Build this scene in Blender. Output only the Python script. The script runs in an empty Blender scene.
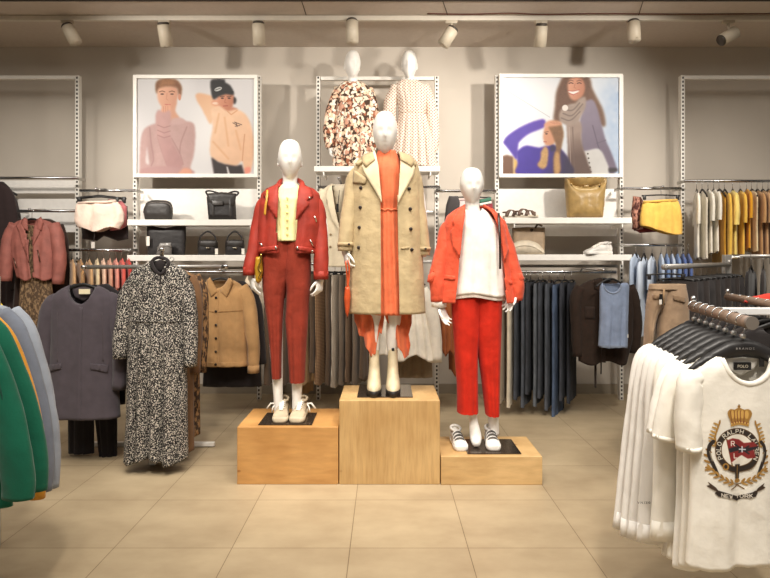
import bpy, bmesh, math, random
import numpy as np
from mathutils import Vector, Matrix, noise as mnoise
PI = math.pi
random.seed(4)
SC = bpy.context.scene
COL = SC.collection
# photograph frame: focal length, vanishing point, eye height (all of the 770x578 picture)
F, X0, YH, H = 590.0, 385.0, 260.0, 1.4


def P(px, py, d):
    return Vector(((px - X0) * d / F, d, H + (YH - py) * d / F))


# ------------------------------------------------------------------ materials
def lin(c):
    return tuple(((v / 255.0) / 12.92 if v / 255.0 <= 0.04045 else ((v / 255.0 + 0.055) / 1.055) ** 2.4) for v in c)


MATS = {}


def newmat(name):
    m = bpy.data.materials.new(name)
    m.use_nodes = True
    nt = m.node_tree
    b = nt.nodes['Principled BSDF']
    return m, nt, b


def node(nt, t, **kw):
    n = nt.nodes.new(t)
    for k, v in kw.items():
        setattr(n, k, v)
    return n


def coords(nt, scale=(1, 1, 1), rot=(0, 0, 0)):
    tc = node(nt, 'ShaderNodeTexCoord')
    mp = node(nt, 'ShaderNodeMapping')
    mp.inputs['Scale'].default_value = scale
    mp.inputs['Rotation'].default_value = rot
    nt.links.new(tc.outputs['Object'], mp.inputs['Vector'])
    return mp.outputs['Vector']


def ramp(nt, fac, stops, const=False):
    r = node(nt, 'ShaderNodeValToRGB')
    cr = r.color_ramp
    if const:
        cr.interpolation = 'CONSTANT'
    while len(cr.elements) < len(stops):
        cr.elements.new(0.5)
    for e, (p, c) in zip(cr.elements, stops):
        e.position = p
        e.color = (*lin(c), 1)
    nt.links.new(fac, r.inputs['Fac'])
    return r.outputs['Color']


def noise(nt, vec, scale, detail=3, rough=0.5):
    n = node(nt, 'ShaderNodeTexNoise')
    n.inputs['Scale'].default_value = scale
    n.inputs['Detail'].default_value = detail
    n.inputs['Roughness'].default_value = rough
    nt.links.new(vec, n.inputs['Vector'])
    return n.outputs['Fac']


def bump(nt, b, fac, strength, dist=0.01):
    n = node(nt, 'ShaderNodeBump')
    n.inputs['Strength'].default_value = strength
    n.inputs['Distance'].default_value = dist
    nt.links.new(fac, n.inputs['Height'])
    nt.links.new(n.outputs['Normal'], b.inputs['Normal'])


def fab(rgb, rough=0.85, wrinkle=0.25, sheen=0.15, weave=0.0, var=0.06, wscale=9):
    """woven cloth: soft wrinkles, a little colour variation"""
    key = ('fab', tuple(rgb), rough, wrinkle, sheen, weave, var, wscale)
    if key in MATS:
        return MATS[key]
    m, nt, b = newmat('cloth_%d_%d_%d' % tuple(rgb))
    v = coords(nt)
    n1 = noise(nt, v, wscale, 4, 0.55)
    lo = tuple(max(0, c * (1 - var)) for c in rgb)
    hi = tuple(min(255, c * (1 + var)) for c in rgb)
    nt.links.new(ramp(nt, n1, [(0.3, lo), (0.7, hi)]), b.inputs['Base Color'])
    b.inputs['Roughness'].default_value = rough
    b.inputs['Sheen Weight'].default_value = sheen
    b.inputs['Specular IOR Level'].default_value = 0.25
    bump(nt, b, n1, wrinkle, 0.03)
    MATS[key] = m
    return m


def plain(rgb, rough=0.5, metal=0.0, spec=0.5, name='paint'):
    key = ('plain', tuple(rgb), rough, metal, spec, name)
    if key in MATS:
        return MATS[key]
    m, nt, b = newmat('%s_%d_%d_%d' % ((name,) + tuple(rgb)))
    v = coords(nt)
    n1 = noise(nt, v, 25, 2)
    nt.links.new(ramp(nt, n1, [(0.3, tuple(c * .975 for c in rgb)), (0.7, rgb)]), b.inputs['Base Color'])
    b.inputs['Roughness'].default_value = rough
    b.inputs['Metallic'].default_value = metal
    b.inputs['Specular IOR Level'].default_value = spec
    MATS[key] = m
    return m


def leather(rgb, rough=0.4, name='leather'):
    key = ('lea', tuple(rgb), rough)
    if key in MATS:
        return MATS[key]
    m, nt, b = newmat('leather_%d_%d_%d' % tuple(rgb))
    v = coords(nt)
    n1 = noise(nt, v, 14, 4)
    nt.links.new(ramp(nt, n1, [(0.3, tuple(c * .85 for c in rgb)), (0.7, rgb)]), b.inputs['Base Color'])
    b.inputs['Roughness'].default_value = rough
    bump(nt, b, n1, 0.3, 0.02)
    MATS[key] = m
    return m


def pattern_speckle():
    m, nt, b = newmat('black_white_speckle')
    v = coords(nt, (1, 1, 0.8))
    n1 = noise(nt, v, 150, 1.5, 0.5)
    nt.links.new(ramp(nt, n1, [(0.0, (22, 20, 20)), (0.535, (22, 20, 20)), (0.59, (202, 194, 182))]), b.inputs['Base Color'])
    b.inputs['Roughness'].default_value = 0.8
    bump(nt, b, noise(nt, v, 8, 3), 0.25, 0.03)
    return m


def pattern_brown_speckle(a=(58, 40, 26), c=(150, 112, 72), sc=55):
    m, nt, b = newmat('brown_speckle')
    v = coords(nt, (1, 1, 0.5))
    n1 = noise(nt, v, sc, 2, 0.6)
    nt.links.new(ramp(nt, n1, [(0.0, a), (0.45, a), (0.58, c)]), b.inputs['Base Color'])
    b.inputs['Roughness'].default_value = 0.85
    return m


def pattern_floral():
    m, nt, b = newmat('floral_print')
    v = coords(nt, (1, 1, 1))
    vo = node(nt, 'ShaderNodeTexVoronoi')
    vo.inputs['Scale'].default_value = 34
    nz = node(nt, 'ShaderNodeTexNoise')
    nz.inputs['Scale'].default_value = 22
    nt.links.new(v, nz.inputs['Vector'])
    mx = node(nt, 'ShaderNodeMixRGB')
    mx.inputs['Fac'].default_value = 0.06
    nt.links.new(v, mx.inputs[1])
    nt.links.new(nz.outputs['Color'], mx.inputs[2])
    nt.links.new(mx.outputs['Color'], vo.inputs['Vector'])
    sep = node(nt, 'ShaderNodeSeparateColor')
    nt.links.new(vo.outputs['Color'], sep.inputs['Color'])
    cells = ramp(nt, sep.outputs['Red'], [(0, (236, 216, 190)), (0.34, (196, 146, 122)), (0.5, (244, 230, 214)), (0.72, (150, 88, 60)), (0.82, (236, 196, 166))], True)
    edge = ramp(nt, vo.outputs['Distance'], [(0.0, (0, 0, 0)), (0.56, (0, 0, 0)), (0.68, (255, 255, 255))])
    mm = node(nt, 'ShaderNodeMixRGB')
    nt.links.new(edge, mm.inputs['Fac'])
    nt.links.new(cells, mm.inputs[1])
    mm.inputs[2].default_value = (*lin((62, 40, 26)), 1)
    nt.links.new(mm.outputs['Color'], b.inputs['Base Color'])
    b.inputs['Roughness'].default_value = 0.8
    return m


def pattern_dots(bg=(226, 214, 198), dot=(146, 72, 50), sc=205):
    m, nt, b = newmat('dotted_print')
    v = coords(nt, (sc, sc, sc))
    s = node(nt, 'ShaderNodeSeparateXYZ')
    nt.links.new(v, s.inputs[0])
    a1 = node(nt, 'ShaderNodeMath', operation='SINE')
    a2 = node(nt, 'ShaderNodeMath', operation='SINE')
    nt.links.new(s.outputs['X'], a1.inputs[0])
    nt.links.new(s.outputs['Z'], a2.inputs[0])
    mu = node(nt, 'ShaderNodeMath', operation='MULTIPLY')
    nt.links.new(a1.outputs[0], mu.inputs[0])
    nt.links.new(a2.outputs[0], mu.inputs[1])
    nt.links.new(ramp(nt, mu.outputs[0], [(0.0, bg), (0.28, bg), (0.46, dot)]), b.inputs['Base Color'])
    b.inputs['Roughness'].default_value = 0.75
    return m


def pattern_check(bg=(150, 118, 84), ln=(92, 66, 46), sc=24):
    m, nt, b = newmat('checked_wool')
    v = coords(nt, (1, 1, 1))
    outs = []
    for d in ('X', 'Z'):
        w = node(nt, 'ShaderNodeTexWave', bands_direction=d)
        w.inputs['Scale'].default_value = sc
        w.inputs['Distortion'].default_value = 0.5
        nt.links.new(v, w.inputs['Vector'])
        outs.append(w.outputs['Fac'])
    mu = node(nt, 'ShaderNodeMath', operation='MULTIPLY')
    nt.links.new(outs[0], mu.inputs[0])
    nt.links.new(outs[1], mu.inputs[1])
    nt.links.new(ramp(nt, mu.outputs[0], [(0.0, ln), (0.45, bg), (1, tuple(min(255, c + 25) for c in bg))]), b.inputs['Base Color'])
    b.inputs['Roughness'].default_value = 0.9
    return m


def denim(rgb):
    key = ('denim', tuple(rgb))
    if key in MATS:
        return MATS[key]
    m, nt, b = newmat('denim_%d_%d_%d' % tuple(rgb))
    v = coords(nt, (1, 1, 0.35))
    n1 = noise(nt, v, 16, 5, 0.6)
    nt.links.new(ramp(nt, n1, [(0.3, tuple(c * .7 for c in rgb)), (0.7, tuple(min(255, c * 1.2) for c in rgb))]), b.inputs['Base Color'])
    b.inputs['Roughness'].default_value = 0.9
    bump(nt, b, n1, 0.3, 0.02)
    MATS[key] = m
    return m


def wood(rgb, dark, stretch, seed=0.0):
    m, nt, b = newmat('plywood_%d_%d_%d' % tuple(rgb))
    v = coords(nt, stretch)
    mp = v.node
    mp.inputs['Location'].default_value = (seed, seed * 1.7, seed * .6)
    n1 = noise(nt, v, 6, 6, 0.62)
    v2 = coords(nt, (1, 1, 1))
    n2 = noise(nt, v2, 3.2, 2)
    c1 = ramp(nt, n1, [(0.3, dark), (0.5, rgb), (0.75, tuple(min(255, c * 1.07) for c in rgb))])
    c2 = ramp(nt, n2, [(0.3, (225, 215, 200)), (0.7, (255, 255, 255))])
    vo = node(nt, 'ShaderNodeTexVoronoi')
    vo.inputs['Scale'].default_value = 3.1
    nt.links.new(coords(nt, (1, 1, 1.6)), vo.inputs['Vector'])
    c3 = ramp(nt, vo.outputs['Distance'], [(0.0, (120, 78, 40)), (0.03, (170, 120, 70)), (0.06, (255, 255, 255))])
    mm = node(nt, 'ShaderNodeMixRGB', blend_type='MULTIPLY')
    mm.inputs['Fac'].default_value = 1
    nt.links.new(c1, mm.inputs[1])
    nt.links.new(c2, mm.inputs[2])
    m3 = node(nt, 'ShaderNodeMixRGB', blend_type='MULTIPLY')
    m3.inputs['Fac'].default_value = 0.7
    nt.links.new(mm.outputs[0], m3.inputs[1])
    nt.links.new(c3, m3.inputs[2])
    nt.links.new(m3.outputs[0], b.inputs['Base Color'])
    b.inputs['Roughness'].default_value = 0.5
    return m


def mat_floor():
    m, nt, b = newmat('stone_tiles')
    tc = node(nt, 'ShaderNodeTexCoord')
    mp = node(nt, 'ShaderNodeMapping')
    mp.inputs['Location'].default_value = (0.17 + 5.74, -2.868 + 5.74, 0)
    nt.links.new(tc.outputs['Object'], mp.inputs['Vector'])
    br = node(nt, 'ShaderNodeTexBrick', offset=0.0)
    br.inputs['Scale'].default_value = 1
    br.inputs['Brick Width'].default_value = 0.574
    br.inputs['Row Height'].default_value = 0.574
    br.inputs['Mortar Size'].default_value = 0.0022
    br.inputs['Color1'].default_value = (*lin((184, 167, 139)), 1)
    br.inputs['Color2'].default_value = (*lin((178, 161, 134)), 1)
    br.inputs['Mortar'].default_value = (*lin((122, 104, 80)), 1)
    br.inputs['Mortar Smooth'].default_value = 0.3
    nt.links.new(mp.outputs[0], br.inputs['Vector'])
    n1 = noise(nt, coords(nt, (1, 1.6, 1)), 2.2, 6, 0.6)
    c = ramp(nt, n1, [(0.3, (222, 217, 210)), (0.7, (255, 254, 250))])
    mm = node(nt, 'ShaderNodeMixRGB', blend_type='MULTIPLY')
    mm.inputs['Fac'].default_value = 1
    nt.links.new(br.outputs['Color'], mm.inputs[1])
    nt.links.new(c, mm.inputs[2])
    nt.links.new(mm.outputs[0], b.inputs['Base Color'])
    b.inputs['Roughness'].default_value = 0.42
    b.inputs['Specular IOR Level'].default_value = 0.35
    return m


def mat_slots():
    """white perforated steel upright: a ladder of slots down its face"""
    m, nt, b = newmat('white_slotted_steel')
    v = coords(nt)
    s = node(nt, 'ShaderNodeSeparateXYZ')
    nt.links.new(v, s.inputs[0])
    mz = node(nt, 'ShaderNodeMath', operation='PINGPONG')
    mz.inputs[1].default_value = 0.02
    nt.links.new(s.outputs['Z'], mz.inputs[0])
    gz = node(nt, 'ShaderNodeMath', operation='GREATER_THAN')
    gz.inputs[1].default_value = 0.0095
    nt.links.new(mz.outputs[0], gz.inputs[0])
    ab = node(nt, 'ShaderNodeMath', operation='ABSOLUTE')
    nt.links.new(s.outputs['X'], ab.inputs[0])
    gx = node(nt, 'ShaderNodeMath', operation='LESS_THAN')
    gx.inputs[1].default_value = 0.0085
    nt.links.new(ab.outputs[0], gx.inputs[0])
    mu = node(nt, 'ShaderNodeMath', operation='MULTIPLY')
    nt.links.new(gz.outputs[0], mu.inputs[0])
    nt.links.new(gx.outputs[0], mu.inputs[1])
    nt.links.new(ramp(nt, mu.outputs[0], [(0.0, (228, 224, 216)), (0.5, (44, 38, 34))], True), b.inputs['Base Color'])
    b.inputs['Roughness'].default_value = 0.45
    return m


def mat_vcol(name, rough=0.55, ink=1.0):
    m, nt, b = newmat(name)
    a = node(nt, 'ShaderNodeVertexColor', layer_name='Col')
    mu = node(nt, 'ShaderNodeMixRGB', blend_type='MULTIPLY')
    mu.inputs['Fac'].default_value = 1
    mu.inputs[2].default_value = (ink, ink, ink, 1)
    nt.links.new(a.outputs['Color'], mu.inputs[1])
    nt.links.new(mu.outputs[0], b.inputs['Base Color'])
    b.inputs['Roughness'].default_value = rough
    return m


M_WHITE = plain((236, 232, 224), 0.4, name='white_steel')
M_CHROME = plain((205, 205, 205), 0.18, 1.0, name='chrome')
M_STEEL = plain((176, 172, 166), 0.35, 0.6, name='brushed_steel')
M_BLACK = plain((24, 22, 22), 0.45, name='black_plastic')
M_SKIN = plain((238, 235, 229), 0.42, name='white_gloss_mannequin')
M_PLATE = plain((96, 84, 74), 0.18, 0.8, name='dark_steel_plate')
M_SLOT = mat_slots()
M_SPK = pattern_speckle()
M_BRN = pattern_brown_speckle()
M_SNAKE = pattern_brown_speckle((84, 64, 46), (150, 122, 90), 60)
M_FLORAL = pattern_floral()
M_DOT = pattern_dots()
M_CHECK = pattern_check()
M_BUTTON = plain((40, 28, 22), 0.35, name='dark_button')

# ------------------------------------------------------------------ objects
WL = {}


def add(name, V, Fc, mat, parent=None, smooth=True, bevel=0.0, solid=0.0, sub=0, loc=None, midx=None, cols=None, angle=None):
    V = [Vector(v) for v in V]
    if parent is not None:
        o0 = WL[parent.name]
    elif loc is not None:
        o0 = Vector(loc)
    else:
        xs = [v.x for v in V]; ys = [v.y for v in V]; zs = [v.z for v in V]
        o0 = Vector(((min(xs) + max(xs)) / 2, (min(ys) + max(ys)) / 2, min(zs)))
    me = bpy.data.meshes.new(name)
    me.from_pydata([tuple(v - o0) for v in V], [], Fc)
    me.update()
    bm = bmesh.new(); bm.from_mesh(me)
    bmesh.ops.recalc_face_normals(bm, faces=bm.faces[:])
    bm.to_mesh(me); bm.free()
    for mm in (mat if isinstance(mat, (list, tuple)) else [mat]):
        me.materials.append(mm)
    if midx:
        for p, i in zip(me.polygons, midx):
            p.material_index = i
    if cols is not None:
        ca = me.color_attributes.new('Col', 'FLOAT_COLOR', 'POINT')
        ca.data.foreach_set('color', np.asarray(cols, dtype=np.float32).ravel())
    if smooth:
        me.polygons.foreach_set('use_smooth', [True] * len(me.polygons))
    o = bpy.data.objects.new(name, me)
    COL.objects.link(o)
    if parent is not None:
        o.parent = parent
    else:
        o.location = o0
    WL[o.name] = o0.copy()
    if bevel:
        b = o.modifiers.new('bevel', 'BEVEL'); b.width = bevel; b.segments = 2; b.limit_method = 'ANGLE'
    if solid:
        s = o.modifiers.new('solid', 'SOLIDIFY'); s.thickness = solid; s.offset = 0
    if sub:
        s = o.modifiers.new('sub', 'SUBSURF'); s.levels = sub; s.render_levels = sub
    return o


def tag(o, label, cat, group=None):
    o['label'] = label
    o['category'] = cat
    if group:
        o['group'] = group
    return o


def thing(name, label, cat, loc, group=None):
    o = bpy.data.objects.new(name, None)
    o.empty_display_size = 0.05
    COL.objects.link(o)
    o.location = loc
    WL[o.name] = Vector(loc)
    return tag(o, label, cat, group)


def struct(o):
    o['kind'] = 'structure'
    return o


def dup(root, loc, rotz, label, group=None, mats=None, scale=None):
    """copy of a thing and of its parts; mats: {part name: material} for this copy"""
    def cp(o, par):
        c = o.copy()
        COL.objects.link(c)
        c.parent = par
        st = o.name.split('.')[0]
        if mats and st in mats and c.type == 'MESH':
            c.material_slots[0].link = 'OBJECT'
            c.material_slots[0].material = mats[st]
        for ch in list(o.children):
            cp(ch, c)
        return c
    r = cp(root, None)
    r.location = loc
    r.rotation_euler = (0, 0, rotz)
    if scale:
        r.scale = scale
    r['label'] = label
    if group:
        r['group'] = group
    elif 'group' in r:
        del r['group']
    return r


def prune(root):
    for ch in list(root.children):
        prune(ch)
    bpy.data.objects.remove(root)


# ------------------------------------------------------------------ shapes
def box(c, s):
    x, y, z = c; a, b, h = s[0] / 2, s[1] / 2, s[2] / 2
    V = [(x + i * a, y + j * b, z + k * h) for k in (-1, 1) for j in (-1, 1) for i in (-1, 1)]
    return V, [(0, 1, 3, 2), (4, 6, 7, 5), (0, 4, 5, 1), (2, 3, 7, 6), (0, 2, 6, 4), (1, 5, 7, 3)]


def join(*parts):
    V, Fc = [], []
    for v, f in parts:
        n = len(V)
        V += list(v)
        Fc += [tuple(i + n for i in q) for q in f]
    return V, Fc


def loft(rings, cap0=True, cap1=True, closed=True):
    n = len(rings[0])
    V = [p for r in rings for p in r]
    Fc = []
    for i in range(len(rings) - 1):
        for j in range(n if closed else n - 1):
            k = (j + 1) % n
            Fc.append((i * n + j, i * n + k, (i + 1) * n + k, (i + 1) * n + j))
    if cap0:
        Fc.append(tuple(range(n)))
    if cap1:
        Fc.append(tuple((len(rings) - 1) * n + j for j in range(n)))
    return V, Fc


def spline(pts, m=6):
    """Catmull-Rom through tuples of any length"""
    A = np.array(pts, float)
    if len(A) < 3:
        return [tuple(p) for p in pts]
    A = np.vstack([2 * A[0] - A[1], A, 2 * A[-1] - A[-2]])
    out = []
    for i in range(1, len(A) - 2):
        p0, p1, p2, p3 = A[i - 1], A[i], A[i + 1], A[i + 2]
        for k in range(m):
            t = k / m
            out.append(tuple(0.5 * (2 * p1 + (p2 - p0) * t + (2 * p0 - 5 * p1 + 4 * p2 - p3) * t * t + (3 * p1 - p0 - 3 * p2 + p3) * t ** 3)))
    out.append(tuple(A[-2]))
    return out


def tube(path, r, n=10, cap=True, flat=None, round_ends=False, wob=None, p=2.0):
    """path: Vectors; r: radius or list; flat: (ra, rb) lists where ra lies across the path in the x-z plane, rb along y"""
    path = [Vector(q) for q in path]
    m = len(path)
    rr = r if isinstance(r, (list, tuple)) else [r] * m
    if round_ends:
        def ext(q, t, rad, sgn):
            return [(q + t * sgn * rad * math.sin(a), rad * math.cos(a)) for a in (0.5, 1.0, 1.35)]
        t0 = (path[1] - path[0]).normalized(); t1 = (path[-1] - path[-2]).normalized()
        e0 = ext(path[0], t0, rr[0], -1)[::-1]; e1 = ext(path[-1], t1, rr[-1], 1)
        path = [e[0] for e in e0] + path + [e[0] for e in e1]
        rr = [e[1] for e in e0] + list(rr) + [e[1] for e in e1]
        m = len(path)
    rings = []
    nrm = None
    for i in range(m):
        t = (path[min(i + 1, m - 1)] - path[max(i - 1, 0)])
        if t.length < 1e-9:
            t = Vector((0, 0, 1))
        t.normalize()
        if flat:
            tt = Vector((t.x, 0, t.z))
            if tt.length < 1e-6:
                tt = Vector((0, 0, -1))
            tt.normalize()
            u = Vector((-tt.z, 0, tt.x)); v = Vector((0, 1, 0))
            ra, rb = flat[0][i], flat[1][i]
        else:
            if nrm is None:
                a = Vector((0, 1, 0)) if abs(t.y) < 0.9 else Vector((1, 0, 0))
                nrm = (a - t * a.dot(t)).normalized()
            else:
                nrm = (nrm - t * nrm.dot(t))
                nrm = nrm.normalized() if nrm.length > 1e-6 else Vector((1, 0, 0))
            u = nrm; v = t.cross(u)
            ra = rb = rr[i]
        ring = []
        for j in range(n):
            a = 2 * PI * j / n
            c, s = math.cos(a), math.sin(a)
            k = 1.0
            if wob:
                k = 1 + wob[0] * math.sin(wob[1] * i / m * 2 * PI + wob[2] + 2 * a) * math.sin(3 * a + wob[2] + 5 * i / m)
            cc = math.copysign(abs(c) ** (2 / p), c); ss = math.copysign(abs(s) ** (2 / p), s)
            q_ = path[i] + u * (ra * cc * k) + v * (rb * ss * k)
            if flat and wob:
                q_ += (u * cc + v * ss) * (.0045 if rb > .03 else .002) * crease(q_.x, q_.y * 2, q_.z * 1.3, wob[2])
            ring.append(q_)
        rings.append(ring)
    return loft(rings, cap, cap)


def sleeve(rows, n=20, wob=(0.10, 2.0, 0.5), cap=False, m=5):
    """rows: (px, py, d, half width px, half depth m): a cloth tube drawn from shoulder to cuff"""
    S = spline(rows, m)
    path = [P(a, b, c) for a, b, c, w, t in S]
    return tube(path, 0, n, cap, flat=([w * c / F for a, b, c, w, t in S], [t for a, b, c, w, t in S]), wob=wob)


def lathe(c, prof, n=24, axis='z'):
    rings = []
    for r, h in prof:
        ring = []
        for j in range(n):
            a = 2 * PI * j / n
            q = (r * math.cos(a), r * math.sin(a), h)
            if axis == 'y':
                q = (q[0], h, q[1])
            if axis == 'x':
                q = (h, q[0], q[1])
            ring.append(Vector(c) + Vector(q))
        rings.append(ring)
    return loft(rings)


def inside(poly, x, y):
    c = False
    n = len(poly)
    j = n - 1
    for i in range(n):
        xi, yi = poly[i]; xj, yj = poly[j]
        if (yi > y) != (yj > y) and x < (xj - xi) * (y - yi) / (yj - yi) + xi:
            c = not c
        j = i
    return c


def crease(x, y, z, seed):
    # soft ridges such as cloth makes where it hangs: stretched, slightly slanted noise
    a = mnoise.noise(Vector((x * 11 + z * 4 + seed * 7.3, y * 3, z * 5.5 - seed)))
    b_ = mnoise.noise(Vector((x * 26 - z * 7 + seed * 3.1, y * 3, z * 12 + seed * 5)))
    return (1 - 2.2 * abs(a)) * .65 + (.5 - abs(b_)) * .5


class Body:
    """A hanging or worn garment body lofted down its outline.
    prof rows (py, xl, xr[, th]) in picture units at depth d, or metres (z, xl, xr[, th]) with px=False"""

    def __init__(s, prof, d, th, px=True, p=2.4, folds=(0.0, 5, 0.0), N=72, M=44, neck=None, holes=(), hem=(0.0, 5, 0.0), smooth=1, fstart=0.15, dip_back=0.15, wrinkle=.0035):
        s.px, s.d, s.p, s.folds, s.hem, s.wr = px, d, p, folds, hem, wrinkle
        s.fstart = fstart
        rows = []
        for r in prof:
            t = r[3] if len(r) > 3 else th
            if px:
                a, b = P(r[1], r[0], d), P(r[2], r[0], d)
                rows.append((a.z, a.x, b.x, t))
            else:
                rows.append((r[0], r[1], r[2], t))
        A = np.array(rows)
        zz = np.linspace(0, 1, M)
        q = np.cumsum(np.r_[0, np.abs(np.diff(A[:, 0])) + 0.25 * np.abs(np.diff(A[:, 1])) + 1e-6])
        q /= q[-1]
        R = np.stack([np.interp(zz, q, A[:, i]) for i in range(4)], 1)
        for _ in range(smooth):
            R[1:-1, 1:] = 0.25 * R[:-2, 1:] + 0.5 * R[1:-1, 1:] + 0.25 * R[2:, 1:]
        s.R = R
        s.z0, s.z1 = R[0, 0], R[-1, 0]
        s.neck = neck
        V = []
        info = []
        for i in range(M):
            z, xl, xr, t = R[i]
            cx, a = (xl + xr) / 2, (xr - xl) / 2
            for j in range(N):
                th_ = 2 * PI * j / N
                c, sn = math.cos(th_), math.sin(th_)
                u = math.copysign(abs(c) ** (2 / p), c)
                w = math.copysign(abs(sn) ** (2 / p), sn)
                x = cx + a * u
                y = d + t * w
                f = s.fold(u, z)
                y += (-f if sn < 0 else f * 0.6) * min(1, abs(w) * 1.6)
                if wrinkle:
                    y += math.copysign(wrinkle, w) * crease(x, y, z, folds[2]) * min(1, abs(w) * 1.6)
                zz_ = z + s.hemz(u, z)
                if neck:
                    ncx, nw, dip = neck
                    if px:
                        ncx = (ncx - X0) * d / F; nw = nw * d / F; dip = dip * d / F
                    q_ = (x - ncx) / nw
                    if abs(q_) < 1:
                        dd = dip if sn < 0 else dip * dip_back
                        zz_ = min(zz_, s.z0 - dd * (1 - q_ * q_) ** 0.5)
                V.append((x, y, zz_))
                info.append(sn < 0.02)
        Fc = []
        for i in range(M - 1):
            for j in range(N):
                k = (j + 1) % N
                q = (i * N + j, i * N + k, (i + 1) * N + k, (i + 1) * N + j)
                if holes and all(info[v] for v in q):
                    mx = sum(V[v][0] for v in q) / 4; mz = sum(V[v][2] for v in q) / 4
                    if px:
                        mx, mz = mx * F / d + X0, YH - (mz - H) * F / d
                    if any(inside(h, mx, mz) for h in holes):
                        continue
                Fc.append(q)
        s.V, s.F = V, Fc

    def fold(s, u, z):
        amp, k, ph = s.folds
        if not amp:
            return 0
        t = (s.z0 - z) / (s.z0 - s.z1)
        g = max(0, min(1, (t - s.fstart) / 0.5))
        return amp * (0.25 + 0.75 * g) * (math.sin(k * u * PI + ph) + 0.5 * math.sin(1.9 * k * u * PI + 2 * ph + 1.5 * t) + 0.3 * math.sin(5 * t + 3 * u + ph)) * (1 - min(1, abs(u)) ** 4)

    def hemz(s, u, z):
        amp, k, ph = s.hem
        if not amp:
            return 0
        t = (s.z0 - z) / (s.z0 - s.z1)
        return amp * max(0, t) ** 4 * math.sin(k * u * PI + ph)

    def front(s, px, py, off=0.004):
        if s.px:
            q = P(px, py, s.d); x, z = q.x, q.z
        else:
            x, z = px, py
        R = s.R
        zc = R[::-1, 0]
        xl = np.interp(z, zc, R[::-1, 1]); xr = np.interp(z, zc, R[::-1, 2]); t = np.interp(z, zc, R[::-1, 3])
        u = (x - (xl + xr) / 2) / max(1e-6, (xr - xl) / 2)
        u = max(-1, min(1, u))
        w = max(0.0, 1 - abs(u) ** s.p) ** (1 / s.p)
        y = s.d - t * w - s.fold(u, z) * min(1, abs(w) * 1.6)
        if s.wr:
            y -= s.wr * crease(x, y, z, s.folds[2]) * min(1, abs(w) * 1.6)
        return Vector((x, y - off, z))


def polymesh(poly, L, mapf):
    """polygon in 2-D -> triangulated, cut down to edge length L, mapped to 3-D; returns V, F, 2-D points"""
    bm = bmesh.new()
    f = bm.faces.new([bm.verts.new((x, y, 0)) for x, y in poly])
    bmesh.ops.triangulate(bm, faces=[f])
    for _ in range(6):
        es = [e for e in bm.edges if e.calc_length() > L]
        if not es:
            break
        bmesh.ops.subdivide_edges(bm, edges=es, cuts=1)
        bmesh.ops.triangulate(bm, faces=bm.faces[:])
    bmesh.ops.beautify_fill(bm, faces=bm.faces[:], edges=bm.edges[:])
    bm.verts.index_update()
    pts = [(v.co.x, v.co.y) for v in bm.verts]
    Fc = [tuple(v.index for v in q.verts) for q in bm.faces]
    bd = [v.is_boundary for v in bm.verts]
    bm.free()
    return [mapf(*q) for q in pts], Fc, pts, bd


def patch(name, surf, poly, mat, parent, off=0.006, solid=0.004, L=4.0, curve=True):
    """a cloth piece (lapel, flap, placket, label) lying on a garment's front"""
    V, Fc, _, _ = polymesh(poly, L, lambda a, b: surf.front(a, b, off))
    return add(name, V, Fc, mat, parent, solid=solid)


def rect(x0, y0, x1, y1):
    return [(x0, y0), (x1, y0), (x1, y1), (x0, y1)]


def pillow(poly, d, th, L=3.0, R=None, px=True, folds=None, back=True):
    """a soft body with the outline poly: bulges between front and back; welded at its rim"""
    A = np.array(poly, float)
    B = np.roll(A, -1, 0)

    def dist(x, y):
        p = np.array((x, y)); ab = B - A
        t = np.clip(((p - A) * ab).sum(1) / np.maximum(1e-9, (ab ** 2).sum(1)), 0, 1)
        return float(np.sqrt(((A + ab * t[:, None] - p) ** 2).sum(1)).min())
    V0, Fc, pts, bd = polymesh(poly, L, lambda a, b: (P(a, b, d) if px else Vector((a, d, b))))
    if R is None:
        e = A.max(0) - A.min(0)
        R = min(e) * 0.35
    n = len(V0)
    V, idx = [], {}
    for i, v in enumerate(V0):
        k = 0.0 if bd[i] else min(1.0, dist(*pts[i]) / R)
        bl = th * math.sqrt(max(0, 1 - (1 - k) ** 2))
        fo = 0.0
        if folds:
            fo = folds[0] * math.sin(folds[1] * pts[i][0] + folds[2]) * k
        V.append(v + Vector((0, -bl - fo, 0)))
    Fo = list(Fc)
    for i, v in enumerate(V0):
        if bd[i]:
            idx[i] = i
        else:
            k = min(1.0, dist(*pts[i]) / R)
            V.append(v + Vector((0, th * math.sqrt(max(0, 1 - (1 - k) ** 2)), 0)))
            idx[i] = len(V) - 1
    Fo += [tuple(idx[i] for i in q[::-1]) for q in Fc]
    return V, Fo


def disc(c, r, t=0.004, n=14):
    """a button facing the shop floor"""
    return lathe((c[0], c[1] - t, c[2]), [(r * .55, 0), (r, 0.001), (r, t)], n, 'y')


def text_mesh(s, size, align='CENTER'):
    cu = bpy.data.curves.new('lettering', 'FONT')
    cu.body = s; cu.size = size; cu.align_x = align; cu.extrude = 0.0004; cu.resolution_u = 3
    o = bpy.data.objects.new('lettering', cu)
    COL.objects.link(o)
    bpy.context.view_layer.update()
    me = o.evaluated_get(bpy.context.evaluated_depsgraph_get()).to_mesh()
    V = [v.co.copy() for v in me.vertices]
    Fc = [tuple(p.vertices) for p in me.polygons]
    o.evaluated_get(bpy.context.evaluated_depsgraph_get()).to_mesh_clear()
    bpy.data.objects.remove(o)
    bpy.data.curves.remove(cu)
    return V, Fc


ORD = ['first', 'second', 'third', 'fourth', 'fifth', 'sixth', 'seventh', 'eighth', 'ninth', 'tenth', 'eleventh', 'twelfth', 'thirteenth', 'fourteenth', 'fifteenth', 'sixteenth', 'seventeenth']


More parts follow.
